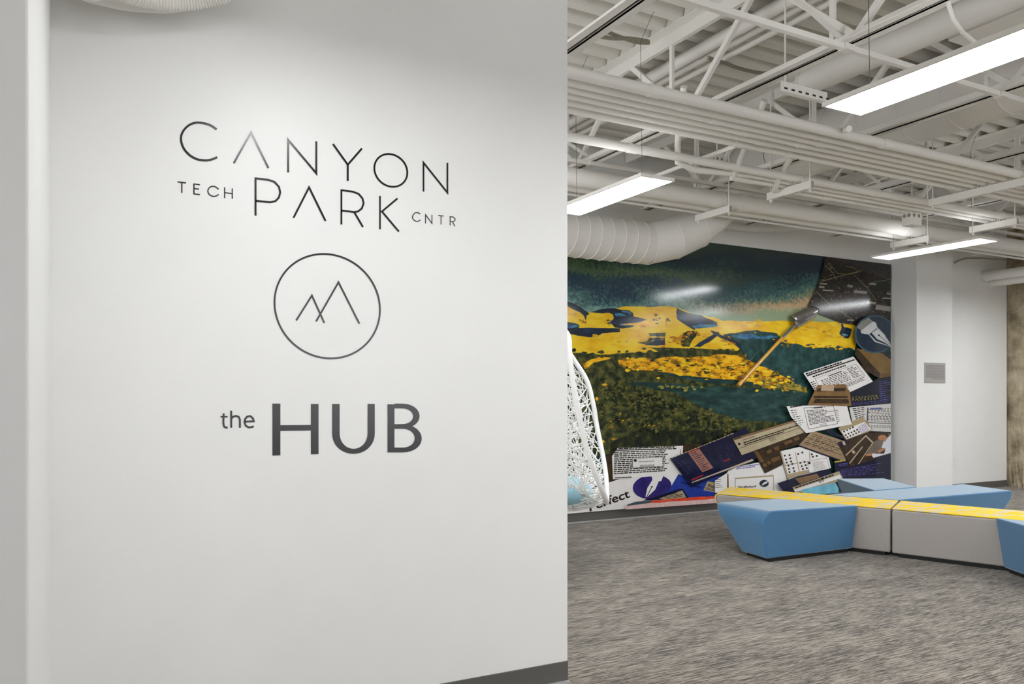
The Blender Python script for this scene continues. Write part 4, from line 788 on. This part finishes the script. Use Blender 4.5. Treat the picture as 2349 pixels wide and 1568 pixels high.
def mitre_ring(i, n=36):
    P_, d0, d1 = mitre(i); nrm = (d0 + d1).normalized(); a_ = Vector((0, 0, 1)); a_ = (a_ - d0 * a_.dot(d0)).normalized(); b_ = d0.cross(a_); out = []
    for k in range(n):
        v = (a_ * math.cos(2 * math.pi * k / n) + b_ * math.sin(2 * math.pi * k / n)) * DR
        out.append(P_ + v - d0 * (v.dot(nrm) / d0.dot(nrm)))
    return out
for i in range(4):
    A_, B_ = mitre_ring(i), mitre_ring(i + 1)
    MB().add(A_ + B_, [(k, (k + 1) % 36, 36 + (k + 1) % 36, 36 + k) for k in range(36)]).build('elbow_gore', M_duct, dk, True)
    MB().tube(A_, .004, 6, closed=True).build('seam_ring', M_duct, dk, True)
MB().tube([e[4] - (e[4] - e[3]).normalized() * .02, e[5], e[6]], [DR, .26, .29], 36).build('riser', M_duct, dk, True)
md = thing('round_duct', 'large white round duct running behind the top right light panel', 'duct', (6.4, 3, 3.63))
MB().tube([(6.45, 6.0, 3.93), (6.45, -2, 3.93)], .295, 40).build('duct_body', M_duct, md, True)
for y in (5.3, 4.9, 4.5, 4.1, 3.7, 3.1, 2.5, 1.9, 1.3): MB().tube([(6.45 + .297 * math.cos(2 * math.pi * k / 44), y, 3.93 + .297 * math.sin(2 * math.pi * k / 44)) for k in range(44)], .003, 6, closed=True).build('seam_ring', M_duct, md, True)
sd_ = thing('round_duct', 'small white round duct ending left of the largest light panel', 'duct', (4.8, 3.5, 3.7))
MB().tube([(4.8, 4.25, 3.76), (4.8, .5, 3.76)], .095, 28).build('duct_body', M_duct, sd_, True)
MB().tube([(4.8, 4.25, 3.76), (4.8, 4.27, 3.76)], .099, 28).build('end_cap', M_duct, sd_, True)
bd = thing('box_duct', 'rectangular white duct box in the top right corner', 'duct', (5.2, 2.4, 3.7))
MB().box(4.98, 5.56, .4, 3.26, 3.72, 4.16).build('duct_body', M_duct, bd, bevel=.006)
MB().tube([(4.9, 2.5, 3.92), (4.98, 2.5, 3.92)], .17, 30).build('collar', M_duct, bd, True)
tag(MB().tube([onY(2172, -40, 2.7), onY(2176, 10, 2.7), onY(2186, 42, 2.7), onY(2206, 72, 2.72), onY(2236, 97, 2.75)], .012, 10).build('flexible_tube', M_white, None, True), 'thin white tube sagging in front of the box duct', 'tube')
tag(MB().tube([(6.45, 7.45, ZD), onY(1625, 512, 7.45), onY(1680, 519, 7.45), onY(1740, 524, 7.45), onY(1800, 523, 7.45), onY(1860, 516, 7.45), onY(1900, 508, 7.45), (9.5, 7.45, ZD)], .055, 16).build('flexible_duct', M_duct, None, True), 'white flexible duct sagging above the top of the mural', 'duct')
tag(MB().tube([onY(2189, 603, WY2 - .012), onY(2200, 597, 7.5), onY(2216, 592, 7.46), onY(2245, 592, 7.4), onY(2285, 594, 7.3), onY(2330, 597, 7.2)], .011, 8).build('flexible_conduit', M_flex, None, True), 'thin flexible conduit curving out of the wall right of the pilaster', 'conduit')
# dark flexible conduits between deck flutes
def hose(name, label, pts, r, rib, mat, cat, amp=.18, parent=None):
    pts = smooth_poly([tuple(p_) for p_ in pts], 40); n = len(pts); path = []; rr = []; acc = 0; k = 0
    P3 = [Vector(p_) for p_ in pts]; L = [0]
    for i in range(1, n): L.append(L[-1] + (P3[i] - P3[i - 1]).length)
    m = int(L[-1] / rib * 4); j = 0
    for i in range(m + 1):
        s_ = L[-1] * i / m
        while j < n - 2 and L[j + 1] < s_: j += 1
        f = (s_ - L[j]) / max(1e-9, L[j + 1] - L[j]); path.append(P3[j].lerp(P3[j + 1], f)); rr.append(r * (1 + (amp if i % 4 in (1, 2) else 0)))
    return tag(MB().tube(path, rr, 12).build(name, mat, None, True), label, cat)
hose('flexible_conduit', 'upper dark armoured conduit crossing under the roof deck', [onY(1368, 61, 4.86), onY(1390, 71, 4.89), onY(1420, 84, 4.92), onY(1455, 95, 4.95), onY(1474, 98, 4.98), onY(1488, 98, 5.0)], .0125, .014, M_flex, 'conduit')
hose('flexible_conduit', 'lower dark armoured conduit crossing under the roof deck', [onY(1344, 78, 4.84), onY(1375, 84, 4.86), onY(1410, 88, 4.89), onY(1440, 88, 4.93), onY(1466, 91, 4.95), onY(1487, 95, 5.0)], .0125, .014, M_flex, 'conduit')
hose('flexible_conduit', 'dark armoured conduit behind the joist webs', [onY(1625, 132, 4.78), onY(1640, 138, 4.8), onY(1665, 145, 4.83), onY(1690, 155, 4.86), onY(1720, 163, 4.9), onY(1752, 168, 4.95), onY(1770, 165, 4.97)], .0125, .014, M_flex, 'conduit')
# hose over the lettered partition
hose('flexible_duct', 'white ribbed hose sagging over the top of the lettered partition', [(-.02, 2.9, ZD), onY(190, -120, 3.0), onY(255, -36, 3.1), onY(320, -5, 3.15), onY(400, 6, 3.16), onY(470, -1, 3.15), onY(540, -28, 3.1), onY(620, -120, 3.0), (1.1, 2.9, ZD)], .024, .0105, M_white, 'hose', .24)
tag(MB().tube(smooth_poly([tuple(p_) for p_ in ((-.02, 3.15, ZD), onY(120, -160, 3.2), onY(170, -34, 3.26), onY(250, 0, 3.30), onY(340, 12, 3.31), onY(430, 2, 3.3), onY(560, -100, 3.2), (1.05, 3.15, ZD))]), .026, 16).build('flexible_duct', M_duct, None, True), 'smooth white hose behind the ribbed hose over the partition', 'hose')

# sealed deck flutes along one joist: rough white foam plugs
y = YF + .2 * int((4.2 - YF) / .2)
pl = ['first', 'second', 'third', 'fourth', 'fifth', 'sixth', 'seventh', 'eighth', 'ninth', 'tenth', 'eleventh']; k = 0
while y < 6.3:
    xs = 4.02; mb = MB(); n_ = 7; vs = []
    prof = [(y + .077, ZD + .002), (y + .102, ZD + .072), (y + .173, ZD + .072), (y + .198, ZD + .002), (y + .16, ZD - .004), (y + .115, ZD - .004)]
    for xx, sc_ in ((xs + .05, 1), (xs, .96), (xs - .03, .82)):
        cy = y + .137; cz = ZD + .03
        vs += [(xx + R.uniform(-.006, .006), cy + (a - cy) * sc_ * R.uniform(.93, 1), cz + (b - cz) * sc_ * R.uniform(.93, 1)) for a, b in prof]
    fs = []
    for i in range(2):
        for j in range(6): fs.append((i * 6 + j, i * 6 + (j + 1) % 6, (i + 1) * 6 + (j + 1) % 6, (i + 1) * 6 + j))
    fs += [tuple(range(6)), tuple(range(17, 11, -1))]
    o = tag(mb.add(vs, fs).build('foam_plug', M_deck), '%s white foam flute plug along the joist top, counted toward the mural' % pl[k], 'plug', 'foam plugs in the deck flutes'); k += 1; y += .2

# ------------------------------------------------------------------ wall plaque, outlet, concrete column
pq = thing('wall_plaque', 'small square grey plaque with lines of text on the white pilaster', 'plaque', onY(2143, 878, PY))
c4 = [onY(x_, y_, PY) for x_, y_ in ((2120, 831), (2167, 878))]
MB().box(c4[0].x, c4[1].x, PY - .012, PY - .0005, c4[1].z, c4[0].z).build('plate', plain('plaque_metal', rgb(178, 174, 170), .45, metal=.2, var=.03), pq, bevel=.002)
mb = MB()
for i in range(13):
    zt = c4[0].z - .045 - i * (c4[0].z - c4[1].z - .09) / 12.5; u = c4[0].x + .02 + (.13 if i == 12 else 0); xe = c4[1].x - .02 - (0 if i in (12,) else R.random() * .01)
    while u < xe:
        k = R.uniform(.012, .04); mb.box(u, min(xe, u + k), PY - .0128, PY - .0121, zt, zt + .0075); u += k + .007
mb.build('engraved_text', plain('plaque_ink', rgb(120, 115, 112), .5), pq)
oc = thing('wall_outlet', 'white electrical outlet low on the wall right of the pilaster', 'outlet', onY(2191, 1070, WY2))
c5 = [onY(x_, y_, WY2) for x_, y_ in ((2187.5, 1050), (2195.5, 1070))]
MB().box(c5[0].x, c5[1].x, WY2 - .006, WY2 - .0005, c5[1].z, c5[0].z).build('cover_plate', M_plate, oc, bevel=.002)
xm = (c5[0].x + c5[1].x) / 2
for z in (.30, .70):
    zz = c5[1].z + (c5[0].z - c5[1].z) * z; MB().box(xm - .016, xm + .016, WY2 - .0072, WY2 - .0061, zz - .014, zz + .014).build('socket', M_wall, oc)
mb = MB(); nx = 10
bm = bmesh.new(); bmesh.ops.create_cube(bm, size=1); bmesh.ops.scale(bm, vec=(.75, .75, ZD), verts=bm.verts); bmesh.ops.translate(bm, vec=(13.46, 7.24, ZD / 2), verts=bm.verts)
bmesh.ops.subdivide_edges(bm, edges=bm.edges, cuts=24, use_grid_fill=True)
for v in bm.verts:
    if 0.01 < v.co.z < ZD - .01 or True:
        k = .012 if v.co.z > .25 else .03
        v.co.x += R.uniform(-k, k) * .5; v.co.y += R.uniform(-k, k) * .5
me = bpy.data.meshes.new('concrete_column'); bm.to_mesh(me); bm.free(); me.materials.append(M_conc)
o = bpy.data.objects.new('concrete_column', me); col.objects.link(o); tag(o, 'rough bare concrete column at the right edge', 'column')

# ------------------------------------------------------------------ modular benches
ZT_, ZB_ = .44, .032
def lerp3(a, b, t): return a + (b - a) * t
def bench(label, top, bot, mat, cover=None, rs=.08, rw=.22, both=False, group='modular lounge benches'):
    """top/bot: attach_front, free_front, free_back, attach_back (xy)"""
    t = thing('lounge_bench', label, 'bench', ((top[0][0] + top[2][0]) / 2, (top[0][1] + top[2][1]) / 2, 0), group)
    T = [Vector((x, y, ZT_)) for x, y in top]; B = [Vector((x, y, ZB_)) for x, y in bot]
    F = lambda s, w_: lerp3(lerp3(B[0], B[1], s), lerp3(T[0], T[1], s), w_)
    K = lambda s, w_: lerp3(lerp3(B[3], B[2], s), lerp3(T[3], T[2], s), w_)
    def prof(inset):
        pr = [(0, 1 - inset)]
        for i in range(11):
            a = math.pi / 2 * i / 10; pr.append((1 - rs + (rs - inset * .25) * math.sin(a), 1 - rw + (rw - inset) * math.cos(a)))
        return pr
    ins = .03 if cover else 0.0
    pr = [(0, 0)] + prof(ins) + [(1 - ins * .25, 0)]
    n = len(pr); vs = [F(*p_) for p_ in pr] + [K(*p_) for p_ in pr]
    fs = [(i, (i + 1) % n, n + (i + 1) % n, n + i) for i in range(n)] + [tuple(range(n)), tuple(range(2 * n - 1, n - 1, -1))]
    MB().add(vs, fs).build('upholstered_body', mat, t, True, bevel=.014, seg=3)
    if cover:
        a, b = prof(0), prof(ins - .002); m = len(a)
        vs = [F(*p_) for p_ in a] + [K(*p_) for p_ in a] + [F(*p_) for p_ in b] + [K(*p_) for p_ in b]
        fs = []
        for i in range(m - 1): fs += [(i, i + 1, m + i + 1, m + i), (2 * m + i, 2 * m + i + 1, 3 * m + i + 1, 3 * m + i), (i, i + 1, 2 * m + i + 1, 2 * m + i), (m + i, m + i + 1, 3 * m + i + 1, 3 * m + i)]
        fs += [(0, m, 3 * m, 2 * m), (m - 1, 2 * m - 1, 4 * m - 1, 3 * m - 1)]
        MB().add(vs, fs).build('patterned_seat_cover', cover, t, True, bevel=.006, seg=2)
    c = sum((Vector((x, y, 0)) for x, y in bot), Vector()) / 4; pv = [Vector((x, y, 0)) for x, y in bot]; pv = [p_ + (c - p_).normalized() * .05 for p_ in pv]
    MB().add([(p_.x, p_.y, .001) for p_ in pv] + [(p_.x, p_.y, ZB_ + .002) for p_ in pv], [(0, 1, 2, 3), (7, 6, 5, 4), (0, 1, 5, 4), (1, 2, 6, 5), (2, 3, 7, 6), (3, 0, 4, 7)]).build('recessed_base', M_black, t)
    return t
bench('grey bench with yellow patterned seat, far piece with the rounded end', [(6.285, 4.645), (5.69, 6.33), (6.21, 6.72), (6.835, 4.965)], [(6.36, 4.70), (5.92, 6.05), (6.33, 6.35), (6.76, 4.965)], M_grey, M_yellow, .085, .42)
bench('grey bench with yellow patterned seat, near piece at the right edge', [(6.29, 4.63), (6.90, 2.75), (7.50, 2.85), (6.845, 4.945)], [(6.365, 4.685), (6.98, 2.9), (7.42, 2.95), (6.77, 4.945)], M_grey, M_yellow, .085, .42)
bench('blue wedge bench nearest the viewer on the left of the grey bench', [(6.19, 4.90), (5.12, 5.02), (5.17, 5.68), (5.955, 5.60)], [(6.255, 5.005), (5.19, 5.02), (5.25, 5.38), (6.10, 5.45)], M_blue, None, .13, .30)
bench('blue bench extending right behind the yellow seat toward the wall', [(6.84, 4.985), (8.70, 4.93), (8.92, 5.58), (6.63, 5.615)], [(6.80, 5.04), (8.48, 5.06), (8.60, 5.36), (6.72, 5.36)], M_blue, None, .06, .30)
bench('blue bench farthest back, pointing at the mural', [(7.36, 5.63), (8.10, 6.74), (8.62, 6.47), (8.06, 5.625)], [(7.5, 5.66), (8.08, 6.48), (8.42, 6.36), (7.96, 5.66)], M_blue, None, .07, .28)
bench('blue bench cut off at the right edge of the picture', [(6.525, 3.87), (5.98, 2.95), (6.45, 2.62), (6.745, 3.19)], [(6.62, 3.86), (6.15, 3.05), (6.5, 2.8), (6.82, 3.25)], M_blue, None, .12, .30)

# ------------------------------------------------------------------ hanging woven chair
ch = thing('hanging_chair', 'white woven egg chair hanging half hidden behind the partition', 'chair', rdz(.3, 6.5, .45))
rim = [(.764, 6.5, .571), (.735, 6.36, .62), (.677, 6.22, .737), (.587, 6.12, .95), (.527, 6.08, 1.167), (.470, 6.06, 1.446), (.4355, 6.08, 1.709), (.430, 6.15, 1.87), (.38, 6.30, 1.96), (.37, 6.55, 2.0), (.40, 6.78, 1.93), (.51, 6.9, 1.762), (.64, 6.95, 1.565), (.70, 6.96, 1.36), (.734, 6.95, 1.152), (.783, 6.86, .859), (.785, 6.7, .70)]
def closed_smooth(pts, k=8):
    n = len(pts); out = []
    for i in range(n):
        p0, p1, p2, p3 = (Vector(pts[(i + j) % n]) for j in (-1, 0, 1, 2))
        for j in range(k):
            t = j / k; out.append(.5 * ((2 * p1) + (p2 - p0) * t + (2 * p0 - 5 * p1 + 4 * p2 - p3) * t * t + (3 * p1 - p0 - 3 * p2 + p3) * t ** 3))
    return out
RM = closed_smooth(rim); NR = len(RM); MC = Vector((.55, 6.5, 1.27)); AX = Vector((-.72, 0, -.27))
def shell(th, ph):        # th in 0..1 round the rim, ph 0 rim .. 1 back
    f = (th % 1) * NR; i = int(f); Pp = RM[i % NR].lerp(RM[(i + 1) % NR], f - i); a = ph * math.pi / 2
    v = MC + (Pp - MC) * (math.cos(a) ** .75 if a < math.pi / 2 - 1e-6 else 0) + AX * math.sin(a); return rdz(v.x, v.y, v.z)
MB().tube([rdz(*v) for v in RM], .021, 12, closed=True).build('rim_tube', M_wick, ch, True)
MB().tube([shell(k / 120, .80) for k in range(120)], .012, 8, closed=True).build('frame_ring', M_wick, ch, True)
mb = MB()
for _ in range(880):
    th, ph = R.random(), R.uniform(-.02, .98)
    if _ > 620: th, ph = (R.uniform(.60, .98), R.uniform(.03, .5)) if _ < 740 else (R.uniform(-.1, .2), R.uniform(.05, .8))
    an = R.uniform(0, 2 * math.pi); L = R.uniform(.25, .6); pts = []
    bend = R.uniform(-.8, .8); off = R.uniform(-.012, .008)
    for i in range(13):
        t = i / 12; a_ = an + bend * (t - .5); p_ = ph + math.sin(a_) * L * (t - .5) * 1.3; q_ = th + math.cos(a_) * L * (t - .5) * .42 / max(.35, 1 - .7 * abs(ph))
        if p_ < 0 or p_ > .99: continue
        v = shell(q_, p_); pts.append(v + (v - rdz(MC.x, MC.y, MC.z)).normalized() * off)
    if len(pts) > 4: mb.tube(pts, R.uniform(.003, .0046), 4, cap=False)
mb.build('woven_shell', M_wick, ch, True)
mb = MB(); vs = []; fs = []; nu, nv = 28, 16
for j in range(nv + 1):
    p_ = math.pi * j / nv
    for i in range(nu):
        t = 2 * math.pi * i / nu; c_ = math.sin(p_) ** .7
        vs.append(rdz(.37 + .29 * c_ * math.cos(t), 6.5 + .31 * c_ * math.sin(t), .64 + .115 * math.cos(p_) + .05 * c_ * abs(math.sin(t))))
for j in range(nv):
    for i in range(nu): fs.append((j * nu + i, j * nu + (i + 1) % nu, (j + 1) * nu + (i + 1) % nu, (j + 1) * nu + i))
mb.add(vs, fs).build('seat_cushion', M_cush, ch, True)
MB().tube([shell(.53, .45), rdz(.15, 6.5, 2.35), rdz(.15, 6.5, ZD)], .008, 8).build('hanging_rope', M_cable, ch, True)
MB().tube([shell(.1, .62), rdz(.02, 6.5, 1.4), rdz(.15, 6.5, 2.35)], .008, 8).build('hanging_rope', M_cable, ch, True)
